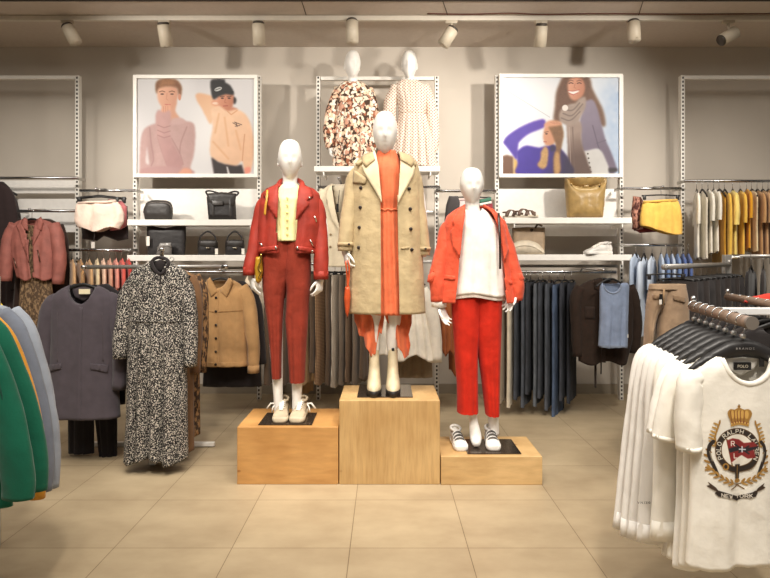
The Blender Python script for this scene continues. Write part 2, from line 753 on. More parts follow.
# ------------------------------------------------------------------ mannequin parts
def head_mesh(c, hw, hh, hd, yaw=0.0, ear=True):
    """c = centre; faces the camera (-y)"""
    V, Fc = [], []
    n, m = 56, 44
    G = lambda x, s: math.exp(-(x / s) ** 2)
    rings = []
    for i in range(m + 1):
        ph = PI * (0.004 + 0.992 * i / m)
        ring = []
        for j in range(n):
            a = 2 * PI * j / n
            sp = math.sin(ph) ** (0.64 if ph < PI / 2 else 0.9)
            x, y, z = sp * math.cos(a), sp * math.sin(a), math.cos(ph)
            # y<0 is the face
            jaw = 1.0 if z > 0.1 else 1 - 0.40 * ((0.1 - z) / 1.1) ** 1.2
            X = x * jaw
            Y = y * (1.0 if y > 0 else 0.94)
            if z < -0.15 and y > 0:
                Y *= 1 - 0.55 * min(1, (-0.15 - z) / 0.6)
            if y < 0:
                fr = -y
                Y -= fr * (0.13 * G(x, 0.15) * G(z + 0.20, 0.17) + 0.06 * G(x, 0.13) * G(z - 0.02, 0.2))
                Y += fr * 0.055 * (G(x - 0.36, 0.22) + G(x + 0.36, 0.22)) * G(z - 0.03, 0.13)
                Y -= fr * 0.02 * G(x, 0.6) * G(z - 0.24, 0.12)
                Y -= fr * 0.045 * G(x, 0.2) * (G(z + 0.43, 0.05) + G(z + 0.54, 0.05))
                Y += fr * 0.03 * G(x, 0.25) * G(z + 0.485, 0.02)
                Y -= fr * 0.06 * G(x, 0.22) * G(z + 0.8, 0.12)
            ring.append(Vector((X * hw, Y * hd, z * hh)))
        rings.append(ring)
    V, Fc = loft(rings)
    if ear:
        for sx in (-1, 1):
            pts = [Vector((sx * hw * 0.97, hd * (0.12 + 0.12 * math.sin(t)), hh * (-0.08 + 0.16 * math.cos(t)))) for t in np.linspace(-0.6, 3.6, 9)]
            V, Fc = join((V, Fc), tube(pts, 0.007, 6, round_ends=True))
    Rm = Matrix.Rotation(yaw, 3, 'Z')
    return [Vector(c) + Rm @ v for v in V], Fc


def hand_mesh(w, down, nrm, side, size=1.0, curl=0.5, spread=0.10):
    """w wrist, down = direction of the fingers, nrm = way the palm faces (fingers curl that way), side = thumb side"""
    down = Vector(down).normalized(); nrm = Vector(nrm)
    nrm = (nrm - down * nrm.dot(down)).normalized()
    side_ = down.cross(nrm)
    if side_.dot(Vector(side)) < 0:
        side_ = -side_
    S = size
    w = Vector(w)
    parts = []
    # palm
    rings = []
    for t, hw, ht in ((-0.03, .021, .017), (0.0, .022, .016), (0.02, .029, .016), (0.045, .038, .015), (0.07, .040, .013), (0.088, .037, .010), (0.094, .030, .006)):
        c = w + down * t * S
        rings.append([c + side_ * (hw * S * math.cos(a)) + nrm * (ht * S * math.sin(a)) for a in np.linspace(0, 2 * PI, 16, endpoint=False)])
    parts.append(loft(rings))
    for k, (off, ln) in enumerate(((0.030, .072), (0.0105, .080), (-0.0095, .075), (-0.029, .058))):
        p = w + down * (0.078 - 0.006 * abs(k - 1)) * S + side_ * off * S
        a = 0.15
        pts = [p]
        sp = spread * (1.2 - k * 0.8)
        for q, seg in enumerate((0.45, 0.32, 0.25)):
            a += curl * (0.55 + 0.25 * q) * (1 + 0.12 * k)
            dv = down * math.cos(a) + nrm * math.sin(a) + side_ * sp
            p = p + dv.normalized() * ln * seg * S
            pts.append(p)
        rr = [.0092 * S, .0086 * S, .0078 * S, .0066 * S]
        parts.append(tube(pts, rr, 10, round_ends=True))
    p = w + down * 0.02 * S + side_ * 0.024 * S
    pts = [p, p + (down * .6 + side_ * .75 + nrm * .35).normalized() * .035 * S]
    pts.append(pts[-1] + (down * .9 + side_ * .3 + nrm * .45).normalized() * .03 * S)
    pts.append(pts[-1] + (down * 1.0 + side_ * 0.0 + nrm * .5).normalized() * .025 * S)
    parts.append(tube(pts, [.013 * S, .0105 * S, .0095 * S, .0075 * S], 10, round_ends=True))
    return join(*parts)


def fuse(V, Fc, name, mat, parent, voxel=0.005, smooth_it=4):
    """melt overlapping closed shapes into one continuous skin"""
    me = bpy.data.meshes.new('tmp')
    me.from_pydata([tuple(v) for v in V], [], Fc)
    bm = bmesh.new(); bm.from_mesh(me)
    bmesh.ops.recalc_face_normals(bm, faces=bm.faces[:])
    bm.to_mesh(me); bm.free()
    o = bpy.data.objects.new('tmp', me)
    COL.objects.link(o)
    r = o.modifiers.new('r', 'REMESH'); r.mode = 'VOXEL'; r.voxel_size = voxel
    s = o.modifiers.new('s', 'SMOOTH'); s.factor = 0.5; s.iterations = smooth_it
    dg = bpy.context.evaluated_depsgraph_get()
    dg.update()
    ev = o.evaluated_get(dg)
    m2 = ev.to_mesh()
    V2 = [v.co.copy() for v in m2.vertices]
    F2 = [tuple(p.vertices) for p in m2.polygons]
    ev.to_mesh_clear()
    bpy.data.objects.remove(o)
    bpy.data.meshes.remove(me)
    return add(name, V2, F2, mat, parent)


def limb(rows, n=14, m=4):
    """rows (px, py, d, r in metres)"""
    S = spline(rows, m)
    return tube([P(a, b, c) for a, b, c, r in S], [r for a, b, c, r in S], n, round_ends=True)


# ------------------------------------------------------------------ hangers
def hanger_local(w=0.40, drop=0.085, hook=0.10, mat=None):
    """hook top at z=0; arms fall to the ends; x across"""
    t = thing('clothes_hanger', 'black hanger', 'hanger', (0, 0, 0))
    pts = spline([(-w / 2, 0, -hook - drop), (-w / 4, 0, -hook - drop * .38), (0, 0, -hook), (w / 4, 0, -hook - drop * .38), (w / 2, 0, -hook - drop)], 5)
    V, Fc = tube(pts, 0, 8, True, flat=([0.011] * len(pts), [0.006] * len(pts)))
    add('shoulder_bar', V, Fc, mat or M_BLACK, t)
    hk = [Vector((0.014 * math.cos(a) + 0.0, 0, -0.016 + 0.014 * math.sin(a))) for a in np.linspace(PI * 1.0, -PI * .45, 10)]
    hk = [hk[i] for i in range(len(hk))] + [Vector((0, 0, -0.045)), Vector((0, 0, -hook))]
    add('hook', *tube(hk, 0.0022, 6), M_CHROME, t)
    return t


def clip_hanger_local(w=0.30, hook=0.09):
    t = thing('clip_hanger', 'black clip hanger', 'hanger', (0, 0, 0))
    V, Fc = join(tube(spline([(-w / 2, 0, -hook - .01), (0, 0, -hook), (w / 2, 0, -hook - .01)], 4), 0.008, 8))
    add('cross_bar', V, Fc, M_BLACK, t)
    for s in (-1, 1):
        add('clip', *box((s * (w / 2 - .02), 0, -hook - .03), (.022, .02, .05)), M_BLACK, t, bevel=0.003)
    hk = [Vector((0.014 * math.cos(a), 0, -0.016 + 0.014 * math.sin(a))) for a in np.linspace(PI, -PI * .45, 10)] + [Vector((0, 0, -0.045)), Vector((0, 0, -hook))]
    add('hook', *tube(hk, 0.0022, 6), M_CHROME, t)
    return t

# ================================================================== SETTING
WALL_Y = 6.2
CEIL_Z = 3.638
m_wall, nt, b = newmat('painted_wall')
nv = noise(nt, coords(nt), 1.3, 3)
nt.links.new(ramp(nt, nv, [(0.3, (190, 181, 169)), (0.7, (198, 189, 177))]), b.inputs['Base Color'])
b.inputs['Roughness'].default_value = 0.75
o = struct(add('wall_back', *box((0, WALL_Y + 0.05, 2.3), (18, 0.1, 4.6)), m_wall, smooth=False))
o = struct(add('floor', [(-9, -3.5, 0), (9, -3.5, 0), (9, 6.3, 0), (-9, 6.3, 0)], [(0, 1, 2, 3)], mat_floor(), smooth=False, loc=(0, 0, 0)))
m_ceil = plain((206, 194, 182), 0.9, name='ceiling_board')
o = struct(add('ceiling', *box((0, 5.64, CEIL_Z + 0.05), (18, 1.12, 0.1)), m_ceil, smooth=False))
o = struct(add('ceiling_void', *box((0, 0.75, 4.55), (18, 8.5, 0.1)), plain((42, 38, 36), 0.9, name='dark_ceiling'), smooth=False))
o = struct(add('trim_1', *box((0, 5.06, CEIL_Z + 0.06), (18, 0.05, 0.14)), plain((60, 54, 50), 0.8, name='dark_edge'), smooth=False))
o = struct(add('baseboard_back', *box((0, WALL_Y - 0.01, 0.05), (18, 0.02, 0.10)), plain((150, 138, 120), 0.6, name='baseboard'), smooth=False))
# board joints across the soffit
for i, (x, a) in enumerate(((-0.72, 0.0), (0.60, 0.25), (2.35, 0.3))):
    c = Vector((x, 5.5, CEIL_Z - 0.001))
    V = [c + Vector((sx * 0.004 + a * sy * 0.6, sy * 0.6, sz * 0.0015)) for sz in (-1, 1) for sx, sy in ((-1, -.7), (1, -.7), (1, -.19), (-1, -.19))]
    struct(add('trim_%d' % (i + 2), V, [(0, 1, 2, 3), (4, 5, 6, 7), (0, 1, 5, 4), (1, 2, 6, 5), (2, 3, 7, 6), (3, 0, 4, 7)], plain((96, 88, 80), 0.9, name='board_joint'), smooth=False))

# ------------------------------------------------------------------ lighting track
TD = 5.41
tr = add('lighting_track', *box((0, TD, CEIL_Z - 0.024), (16, 0.04, 0.044)), plain((214, 206, 192), 0.5, name='track_white'), bevel=0.004)
tag(tr, 'long white lighting track fixed along the ceiling above the display wall', 'lighting track')
cab = [P(427, 14.0, TD - .03), P(470, 12.2, TD - .03), P(510, 13.2, TD - .03), P(540, 11.4, TD - .03), P(600, 11.6, TD - .03), P(680, 12, TD - .03), P(790, 12.2, TD - .03)]
cab = [Vector((v.x, v.y, CEIL_Z - 0.005)) for v in cab]
for i, v in enumerate(cab):
    v.y += (0.0, .012, -.01, .015, .0, .01, 0)[i] - .03
tag(add('power_cable', *tube([Vector(q) for q in spline(cab, 6)], 0.005, 6), plain((96, 52, 36), 0.6, name='brown_cable')), 'thin brown cable running along the front of the lighting track', 'cable')

M_LAMP = plain((196, 184, 164), 0.5, name='lamp_white')
spots = [  # head top px, head bottom px (drawn at the track), sideways
    ((67.5, 27), (76, 43), 'white spotlight tilted down to the right above the empty wall panel'),
    ((163.5, 25), (165, 45), 'white spotlight hanging straight above the poster with the black beanie'),
    ((258.5, 24), (258.5, 44), 'white spotlight pointing straight down between the beanie poster and the floral dress'),
    ((352, 22), (352.5, 44), 'white spotlight directly above the mannequin in the floral dress'),
    ((452.5, 30), (443, 45), 'white spotlight tilted to the left above the mannequin in the dotted dress'),
    ((541.5, 26), (541.5, 45), 'pale spotlight with a dark ring above the poster of two women outdoors'),
    ((633.5, 23), (633, 42), 'white spotlight pointing straight down past the corner of the outdoor poster'),
    ((722, 40), (736, 32), 'white spotlight turned almost sideways above the yellow tops')]
for i, (a, bb, lab) in enumerate(spots):
    A, B = P(*a, TD - 0.02), P(*bb, TD - 0.02)
    if i in (1, 2, 3, 5, 6):
        B.y += (0.05, 0.03, -.03, 0.06, -.03)[(1, 2, 3, 5, 6).index(i)]
    ax = (B - A).normalized()
    t = thing('track_spotlight', lab, 'spotlight', (A.x, TD, CEIL_Z - 0.06), 'white spotlights on the ceiling track')
    r = 0.057
    add('lamp_head', *tube([A, A + ax * 0.006, B - ax * 0.004, B, B - ax * 0.012], [r * .92, r, r, r * .93, r * .84], 24), M_LAMP, t)
    add('cooling_ring', *tube([A - ax * 0.022, A - ax * 0.012, A - ax * 0.0], [r * .8, r * .92, r * .86], 24), plain((70, 62, 54), 0.4, name='dark_ring'), t)
    top = Vector(((A.x if i != 7 else P(728, 30, TD).x), TD, CEIL_Z - 0.044))
    add('track_adapter', *box((top.x - (0.0 if i not in (0, 4) else .01), TD, CEIL_Z - 0.058), (0.11, 0.036, 0.028)), M_LAMP, t, bevel=0.004)
    mid = (A + B) / 2 if i == 7 else A + ax * 0.05
    off = Vector((0, -0.05, 0)) if i not in (0, 4) else Vector((0.052 if i == 0 else -0.02, 0.0, 0))
    if i == 7:
        off = Vector((0.0, 0, 0.04))
    add('swivel_arm', *tube([top + Vector((0, 0, -.02)), top + Vector((0, 0, -0.04)) + off * .6, mid + off], 0.011, 8), M_LAMP, t)
    add('lens', *tube([B - ax * 0.010, B - ax * 0.0135], [r * .82, r * .82], 24), plain((240, 225, 190), 0.15, name='lens_glass'), t)

# ------------------------------------------------------------------ wall bays
FD = 5.92


def bay(label, pl, pr, ytop, cross=(), panels=()):
    a, c = P(pl, ytop, FD), P(pr, ytop, FD)
    t = thing('wall_display_frame', label, 'display frame', ((a.x + c.x) / 2, FD, 0), 'white slotted frames along the wall')
    for x in (a.x, c.x):
        q = bpy.data.objects
        V, Fc = box((0, 0, a.z / 2), (0.038, 0.06, a.z))
        u = add('upright', V, Fc, M_SLOT, None, smooth=False, bevel=0.003, loc=(0, 0, 0))
        u.parent = t
        u.location = (x - t.location.x, 0, 0)
    add('top_bar', *box(((a.x + c.x) / 2, FD, a.z - 0.018), (c.x - a.x - .046, 0.04, 0.036)), M_WHITE, t, smooth=False, bevel=0.003)
    for y in cross:
        z = P(0, y, FD).z
        add('cross_bar', *box(((a.x + c.x) / 2, FD + .015, z), (c.x - a.x - .046, 0.025, 0.03)), M_STEEL, t, bevel=0.004)
    for y0, y1 in panels:
        z0, z1 = P(0, y0, FD).z, P(0, y1, FD).z
        add('back_panel', *box(((a.x + c.x) / 2, FD + .035, (z0 + z1) / 2), (c.x - a.x - .06, 0.012, z0 - z1)), M_PANEL, t, smooth=False)
    return t


M_PANEL = plain((238, 234, 228), 0.6, name='white_panel')
bay('white slotted frame with an empty panel above the dusty pink jacket', -45, 78.5, 76, (330,), ((180, 193), (198.5, 232)))
bay('white slotted frame holding the beanie poster and the black handbags', 136, 259.5, 76.5, (268,), ((188.5, 236),))
bay('white slotted frame around the two mannequins in printed dresses', 318.5, 436.5, 77, (212, 262))
bay('white slotted frame holding the outdoor poster and the gold bag', 496.5, 620.5, 76, (266,), ((188.5, 236),))
bay('white slotted frame rising behind the yellow and tan tops', 681.5, 806, 76, (330,))


def rail(label, pl, pr, py, d=5.72, brk=None, r=0.014, mat=None):
    a, c = P(pl, py, d), P(pr, py, d)
    t = thing('hanging_rail', label, 'clothes rail', ((a.x + c.x) / 2, d, a.z), 'chrome hanging rails on the wall')
    add('bar', *tube([a, c], r, 14), mat or M_CHROME, t)
    for x in (brk if brk is not None else (pl, pr)):
        q = P(x, py, d)
        add('bracket', *box((q.x, (d + 5.885) / 2, q.z), (0.014, 5.885 - d, 0.028)), M_STEEL, t, bevel=0.003)
    return t


rail('upper chrome rail in front of the empty white wall panel', -30, 78, 178, brk=(76,))
rail('chrome rail carrying the dusty pink jacket', 18, 76, 211)
rail('short chrome rail carrying the pale pink shorts', 80, 136, 190.5)
rail('short dark rail above the little row of tan and pink tops', 62, 130, 250)
rail('chrome rail under the black handbags carrying the beige denim jacket', 140, 256, 272, d=5.3)
rail('chrome rail under the dress shelf carrying the cream blazer', 318, 440, 187)
rail('low rail between the mannequins carrying the checked trousers', 258, 402, 264, d=5.5)
rail('chrome rail behind the mannequin in the coral blazer', 436, 496, 191)
rail('chrome rail under the white sneakers carrying the jeans', 500, 616, 272, d=5.5)
rail('chrome rail carrying the yellow folded skirt', 621, 681, 188.5)
rail('chrome rail carrying the pale blue shirts', 621, 682, 245)
rail('long chrome rail carrying the white, yellow and tan tops', 684, 800, 181, brk=(686,))


def shelf(label, pl, pr, y0, y1, df=5.6, db=5.86):
    a, c = P(pl, y0, df), P(pr, y1, df)
    t = thing('wall_shelf', label, 'shelf', ((a.x + c.x) / 2, (df + db) / 2, c.z), 'white wall shelves')
    add('board', *box(((a.x + c.x) / 2, (df + db) / 2, (a.z + c.z) / 2), (c.x - a.x, db - df, a.z - c.z)), M_WHITE, t, smooth=False, bevel=0.004)
    for x in (a.x + .09, c.x - .09):
        add('bracket', *box((x, 5.74, c.z - .022), (.012, .28, .035)), M_WHITE, t, bevel=0.002)
    return a.z


Z_BAG1 = shelf('white shelf under the rounded black bag and the black satchel', 127, 260, 219.5, 225.5)
Z_BAG2 = shelf('white shelf under the black tote and two small handbags', 127, 260, 255, 261)
Z_DRS = shelf('white shelf carrying the two mannequins in printed dresses', 314, 440, 166, 171.5)
Z_R1 = shelf('white shelf under the gold bag and the sandals', 505, 632, 217.5, 223.5)
Z_R2 = shelf('white shelf under the white sneakers and the cream pouch', 505, 632, 254.5, 260.5)


# ================================================================== PAINTED PRINTS
def g_blur(A, r):
    for _ in range(2):
        for ax in (0, 1):
            k = int(r)
            if k < 1:
                continue
            pad = [(0, 0)] * A.ndim
            pad[ax] = (k, k)
            B = np.pad(A, pad, mode='edge')
            cs = np.cumsum(B, ax)
            z = np.zeros_like(np.take(cs, [0], ax))
            cs = np.concatenate([z, cs], ax)
            n = A.shape[ax]
            A = (np.take(cs, range(2 * k + 1, 2 * k + 1 + n), ax) - np.take(cs, range(0, n), ax)) / (2 * k + 1)
    return A


class Canvas:
    """colours of a flat print, in print coordinates x0..x1, y0..y1 (y down)"""

    def __init__(s, x0, y0, x1, y1, W, Hh, bg):
        s.xs = np.linspace(x0, x1, W); s.ys = np.linspace(y0, y1, Hh)
        s.X, s.Y = np.meshgrid(s.xs, s.ys)
        s.A = np.zeros((Hh, W, 3)) + np.array(bg, float)
        s.al = np.zeros((Hh, W))
        s.gam = 1.0
        s.unit = (x1 - x0) / (W - 1)
        rs = np.random.RandomState(3)
        s.nz = g_blur(rs.rand(Hh, W) - .5, 4) * 6
        s.nf = g_blur(rs.rand(Hh, W) - .5, 1) * 2

    def mask(s, poly, smooth=True, blur=1):
        p = np.array(spline(list(poly) + [poly[0]], 5) if smooth else poly)
        M = np.zeros_like(s.X, bool)
        q = np.roll(p, 1, 0)
        for (xi, yi), (xj, yj) in zip(p, q):
            if yi == yj:
                continue
            c = (yi > s.Y) != (yj > s.Y)
            M ^= c & (s.X < (xj - xi) * (s.Y - yi) / (yj - yi) + xi)
        return g_blur(M.astype(float), blur)

    def put(s, M, col, vary=0.0, fine=0.0, grad=None):
        c = np.zeros_like(s.A) + np.array(col, float)
        if grad is not None:
            (ax, ay, bx, by, col2) = grad
            t = ((s.X - ax) * (bx - ax) + (s.Y - ay) * (by - ay)) / ((bx - ax) ** 2 + (by - ay) ** 2)
            t = np.clip(t, 0, 1)[..., None]
            c = c * (1 - t) + np.array(col2, float) * t
        c = c * (1 + vary * s.nz + fine * s.nf)[..., None]
        s.A = s.A * (1 - M[..., None]) + c * M[..., None]
        s.al = np.maximum(s.al, M)

    def poly(s, pts, col, blur=1, smooth=True, **k):
        s.put(s.mask(pts, smooth, blur), col, **k)

    def line(s, pts, w, col, a=1.0, soft=None, smooth=False):
        if smooth:
            pts = spline(pts, 5)
        D = np.full(s.X.shape, 1e9)
        for (ax, ay), (bx, by) in zip(pts[:-1], pts[1:]):
            dx, dy = bx - ax, by - ay
            t = np.clip(((s.X - ax) * dx + (s.Y - ay) * dy) / max(1e-9, dx * dx + dy * dy), 0, 1)
            D = np.minimum(D, np.hypot(s.X - ax - t * dx, s.Y - ay - t * dy))
        e = soft or s.unit
        s.put(np.clip((w / 2 - D) / e + .5, 0, 1) * a, col)

    def ell(s, cx, cy, rx, ry, col, a=1.0, rot=0.0, **k):
        c, n = math.cos(rot), math.sin(rot)
        u = ((s.X - cx) * c + (s.Y - cy) * n) / rx; v = (-(s.X - cx) * n + (s.Y - cy) * c) / ry
        e = s.unit / min(rx, ry)
        s.put(np.clip((1 - np.hypot(u, v)) / e + .5, 0, 1) * a, col, **k)

    def cols(s):
        c = np.clip(s.A / 255, 0, 1) ** s.gam
        l = np.where(c <= 0.04045, c / 12.92, ((c + .055) / 1.055) ** 2.4)
        return np.concatenate([l, np.ones(l.shape[:2] + (1,))], 2).reshape(-1, 4)


def grid_faces(W, Hh, keep=None):
    Fc = []
    for j in range(Hh - 1):
        for i in range(W - 1):
            if keep is None or keep[j, i]:
                a = j * W + i
                Fc.append((a, a + 1, a + W + 1, a + W))
    return Fc


# strokes for lettering painted on prints; each glyph in a 0..1 box, y down
GL = {
    'P': [[(0, 1), (0, 0), (.7, 0), (.95, .15), (.95, .4), (.7, .52), (0, .52)]], 'O': [[(.3, 0), (.7, 0), (1, .3), (1, .7), (.7, 1), (.3, 1), (0, .7), (0, .3), (.3, 0)]],
    'L': [[(0, 0), (0, 1), (.85, 1)]], 'R': [[(0, 1), (0, 0), (.7, 0), (.95, .15), (.95, .4), (.7, .52), (0, .52)], [(.5, .52), (1, 1)]],
    'A': [[(0, 1), (.5, 0), (1, 1)], [(.2, .65), (.8, .65)]], 'H': [[(0, 0), (0, 1)], [(1, 0), (1, 1)], [(0, .5), (1, .5)]],
    'U': [[(0, 0), (0, .7), (.25, 1), (.75, 1), (1, .7), (1, 0)]], 'E': [[(.9, 0), (0, 0), (0, 1), (.9, 1)], [(0, .5), (.75, .5)]],
    'N': [[(0, 1), (0, 0), (1, 1), (1, 0)]], 'W': [[(0, 0), (.25, 1), (.5, .3), (.75, 1), (1, 0)]], 'Y': [[(0, 0), (.5, .5), (1, 0)], [(.5, .5), (.5, 1)]],
    'K': [[(0, 0), (0, 1)], [(.9, 0), (0, .55)], [(.3, .4), (1, 1)]], ' ': [],
}


def poster(name_label, pl, pt, pr, pb, cv, group):
    d = 5.86
    a, c = P(pl, pt, d), P(pr, pb, d)
    t = thing('framed_poster', name_label, 'poster', ((a.x + c.x) / 2, d, c.z), group)
    fw = 0.034
    V, Fc = join(box(((a.x + c.x) / 2, d, a.z - fw / 2), (c.x - a.x, 0.05, fw)), box(((a.x + c.x) / 2, d, c.z + fw / 2), (c.x - a.x, 0.05, fw)),
                 box((a.x + fw / 2, d, (a.z + c.z) / 2), (fw, 0.05, a.z - c.z - 2 * fw)), box((c.x - fw / 2, d, (a.z + c.z) / 2), (fw, 0.05, a.z - c.z - 2 * fw)))
    add('frame', V, Fc, M_WHITE, t, smooth=False)
    add('backing_board', *box(((a.x + c.x) / 2, d + .012, (a.z + c.z) / 2), (c.x - a.x - 2 * fw, 0.02, a.z - c.z - 2 * fw)), M_WHITE, t, smooth=False)
    cv.gam = 1.35
    Hh, W = cv.X.shape
    xs = np.linspace(a.x + fw, c.x - fw, W); zs = np.linspace(a.z - fw, c.z + fw, Hh)
    V = [(x, d - 0.004, z) for z in zs for x in xs]
    add('print', V, grid_faces(W, Hh), M_PRINT, t, smooth=False, cols=cv.cols())
    return t


M_PRINT = mat_vcol('printed_fabric', 0.6, .82)
c = Canvas(38, 42, 658, 552, 280, 230, (222, 220, 221))
c.put(np.exp(-(((c.X - 420) / 120) ** 2 + ((c.Y - 330) / 200) ** 2)), (238, 236, 236))
c.put(np.clip((c.X - 300) / 60, 0, 1) * np.clip((460 - c.X) / 60, 0, 1) * np.clip((200 - c.Y) / 160, 0, 1) * .5, (205, 203, 205))
# woman in the mauve roll neck
c.poly([(195, 190), (245, 165), (240, 215), (262, 255), (225, 275), (190, 255)], (216, 172, 148), 2)
c.poly([(50, 560), (52, 430), (62, 340), (88, 300), (150, 277), (215, 268), (258, 258), (295, 268), (341, 292), (341, 420), (322, 500), (290, 560)], (201, 172, 168), 2, vary=.05, fine=.03)
c.poly([(215, 268), (225, 255), (262, 250), (286, 262), (290, 280), (250, 288), (215, 284)], (208, 180, 176), 2)
c.poly([(90, 400), (100, 470), (100, 500), (84, 490), (86, 440)], (226, 222, 222), 2)
c.poly([(104, 300), (112, 380), (122, 470), (108, 500), (98, 400)], (178, 146, 143), 6)
c.poly([(142, 112), (148, 88), (200, 78), (245, 86), (254, 122), (246, 165), (226, 196), (206, 214), (186, 206), (160, 182), (146, 148)], (232, 190, 166), 2, grad=(150, 120, 250, 150, (212, 166, 142)))
c.poly([(134, 98), (138, 62), (160, 47), (205, 44), (245, 49), (270, 78), (273, 112), (264, 142), (254, 112), (246, 90), (200, 80), (152, 92), (141, 122)], (146, 104, 72), 2, fine=.12)
c.poly([(160, 52), (200, 47), (240, 56), (235, 72), (190, 76), (155, 84)], (178, 134, 96), 4, fine=.1)
for ex in (170, 222):
    c.line([(ex - 15, 112), (ex, 107), (ex + 14, 112)], 5, (128, 92, 68), .8)
    c.ell(ex, 124, 9, 4, (90, 66, 54), .85)
c.line([(196, 118), (192, 150), (200, 156)], 5, (206, 156, 132), .7)
for _p in (((104, 305), (112, 390), (124, 470), (112, 508)), ((146, 352), (168, 428), (206, 530)), ((280, 500), (262, 440), (220, 362)), ((300, 300), (270, 380), (262, 440))):
    c.line(list(_p), 7, (172, 138, 136), .55, soft=6, smooth=True)
c.line([(186, 180), (212, 180)], 6, (196, 112, 104), .8)
c.ell(262, 140, 8, 18, (212, 160, 136))
c.poly([(168, 190), (182, 180), (196, 186), (208, 176), (214, 200), (212, 238), (180, 252), (160, 228)], (228, 182, 158), 2)
for k in range(3):
    c.line([(176 + 12 * k, 190), (178 + 11 * k, 225)], 3, (190, 140, 118), .6)
c.poly([(136, 232), (150, 208), (178, 222), (212, 212), (217, 268), (204, 300), (218, 362), (266, 458), (280, 500), (250, 548), (205, 535), (165, 425), (143, 350), (140, 300), (134, 270)], (206, 172, 168), 2, vary=.05, grad=(140, 300, 260, 420, (190, 154, 152)))
for y0 in (290, 318, 344):
    c.line([(146, y0), (180, y0 + 14), (212, y0 + 4)], 5, (172, 136, 134), .7, soft=5)
c.poly([(50, 552), (60, 525), (110, 513), (180, 508), (260, 520), (320, 528), (322, 552)], (194, 160, 158), 2)
c.poly([(262, 540), (285, 520), (318, 526), (322, 552), (262, 552)], (222, 172, 150), 2)
# man in the beanie
c.poly([(545, 135), (560, 150), (556, 175), (542, 168)], (40, 34, 34), 2)
c.poly([(345, 128), (362, 119), (400, 124), (440, 138), (452, 165), (470, 200), (450, 235), (426, 285), (398, 240), (378, 200), (354, 160)], (226, 188, 158), 2, grad=(350, 130, 440, 230, (236, 204, 176)))
c.poly([(432, 160), (455, 150), (478, 165), (480, 190), (452, 190), (432, 176)], (226, 176, 150), 2)
c.ell(455, 173, 20, 7, (244, 226, 210), .8)
c.poly([(456, 128), (490, 116), (540, 118), (548, 158), (538, 198), (512, 216), (482, 202), (462, 168)], (220, 168, 142), 2, grad=(470, 150, 545, 170, (198, 142, 116)))
c.poly([(425, 60), (438, 46), (498, 46), (502, 62), (530, 80), (549, 126), (505, 124), (470, 136), (440, 150), (428, 100)], (48, 45, 46), 2, fine=.12)
c.line([(438, 122), (470, 112), (546, 112)], 5, (30, 28, 28), .7)
c.ell(466, 97, 21, 10, (206, 206, 204), rot=-.35)
c.line([(452, 102), (478, 92)], 4, (70, 68, 66))
for ex in (488, 524):
    c.ell(ex, 146, 8, 4, (70, 48, 42), .8)
    c.line([(ex - 11, 138), (ex + 10, 136)], 4, (80, 56, 46), .7)
c.line([(504, 150), (500, 168), (508, 170)], 4, (180, 124, 100), .7)
c.line([(494, 188), (516, 186)], 5, (178, 96, 86), .8)
c.poly([(490, 205), (545, 195), (570, 210), (530, 232)], (206, 150, 124), 2)
c.poly([(428, 205), (470, 188), (515, 214), (565, 206), (612, 234), (640, 292), (656, 400), (642, 522), (604, 528), (592, 482), (560, 510), (500, 500), (430, 462), (424, 380), (436, 300)], (240, 210, 184), 2, vary=.05, grad=(430, 300, 640, 420, (231, 196, 168)))
c.line([(606, 340), (600, 400), (594, 480)], 5, (206, 158, 124), .8, soft=4)
for a_, b_ in (((470, 230), (450, 330)), ((500, 250), (520, 400)), ((440, 380), (520, 470)), ((560, 320), (585, 420))):
    c.line([a_, b_], 10, (222, 176, 138), .5, soft=9)
c.line([(515, 216), (535, 234), (566, 212)], 6, (220, 172, 136), .8)
for a_, b_ in (((544, 278), (566, 290)), ((552, 274), (590, 288)), ((556, 296), (580, 292)), ((560, 276), (566, 298))):
    c.line([a_, b_], 4, (86, 66, 62), .8)
c.poly([(604, 520), (632, 514), (639, 540), (612, 554), (604, 545)], (232, 164, 146), 2)
c.poly([(430, 462), (465, 488), (500, 500), (560, 510), (590, 502), (606, 560), (446, 560)], (66, 50, 48), 2, smooth=False)
c.poly([(508, 510), (518, 514), (530, 556), (516, 556)], (214, 212, 212), 1, smooth=False)
poster('framed poster of a woman in mauve and a man in a black beanie', 134, 75.5, 258, 177.5, c, 'framed fashion posters')

c = Canvas(36, 36, 660, 548, 280, 230, (226, 230, 236))
c.put(np.clip((c.X - 520) / 100, 0, 1) * np.clip(c.Y / 120, 0, 1) * (0.6 + .5 * c.nz), (176, 196, 222))
c.put(np.exp(-(((c.X - 230) / 160) ** 2 + ((c.Y - 160) / 140) ** 2)), (243, 242, 243))
c.put(np.clip((c.Y - 300) / 120, 0, 1) * np.clip((300 - c.X) / 80, 0, 1) * .8, (236, 238, 244))
c.line([(40, 92), (150, 160), (290, 246)], 4, (196, 200, 206), .8)
for k in range(6):
    c.line([(46 + 9 * k, 120 + 12 * k), (70 + 6 * k, 170 + 6 * k)], 4, (196, 200, 204), .4, soft=4)
c.poly([(36, 452), (60, 446), (94, 456), (98, 560), (36, 560)], (132, 96, 72), 2, smooth=False)
c.poly([(94, 456), (118, 480), (126, 520), (130, 560), (96, 560)], (216, 186, 120), 2, smooth=False)
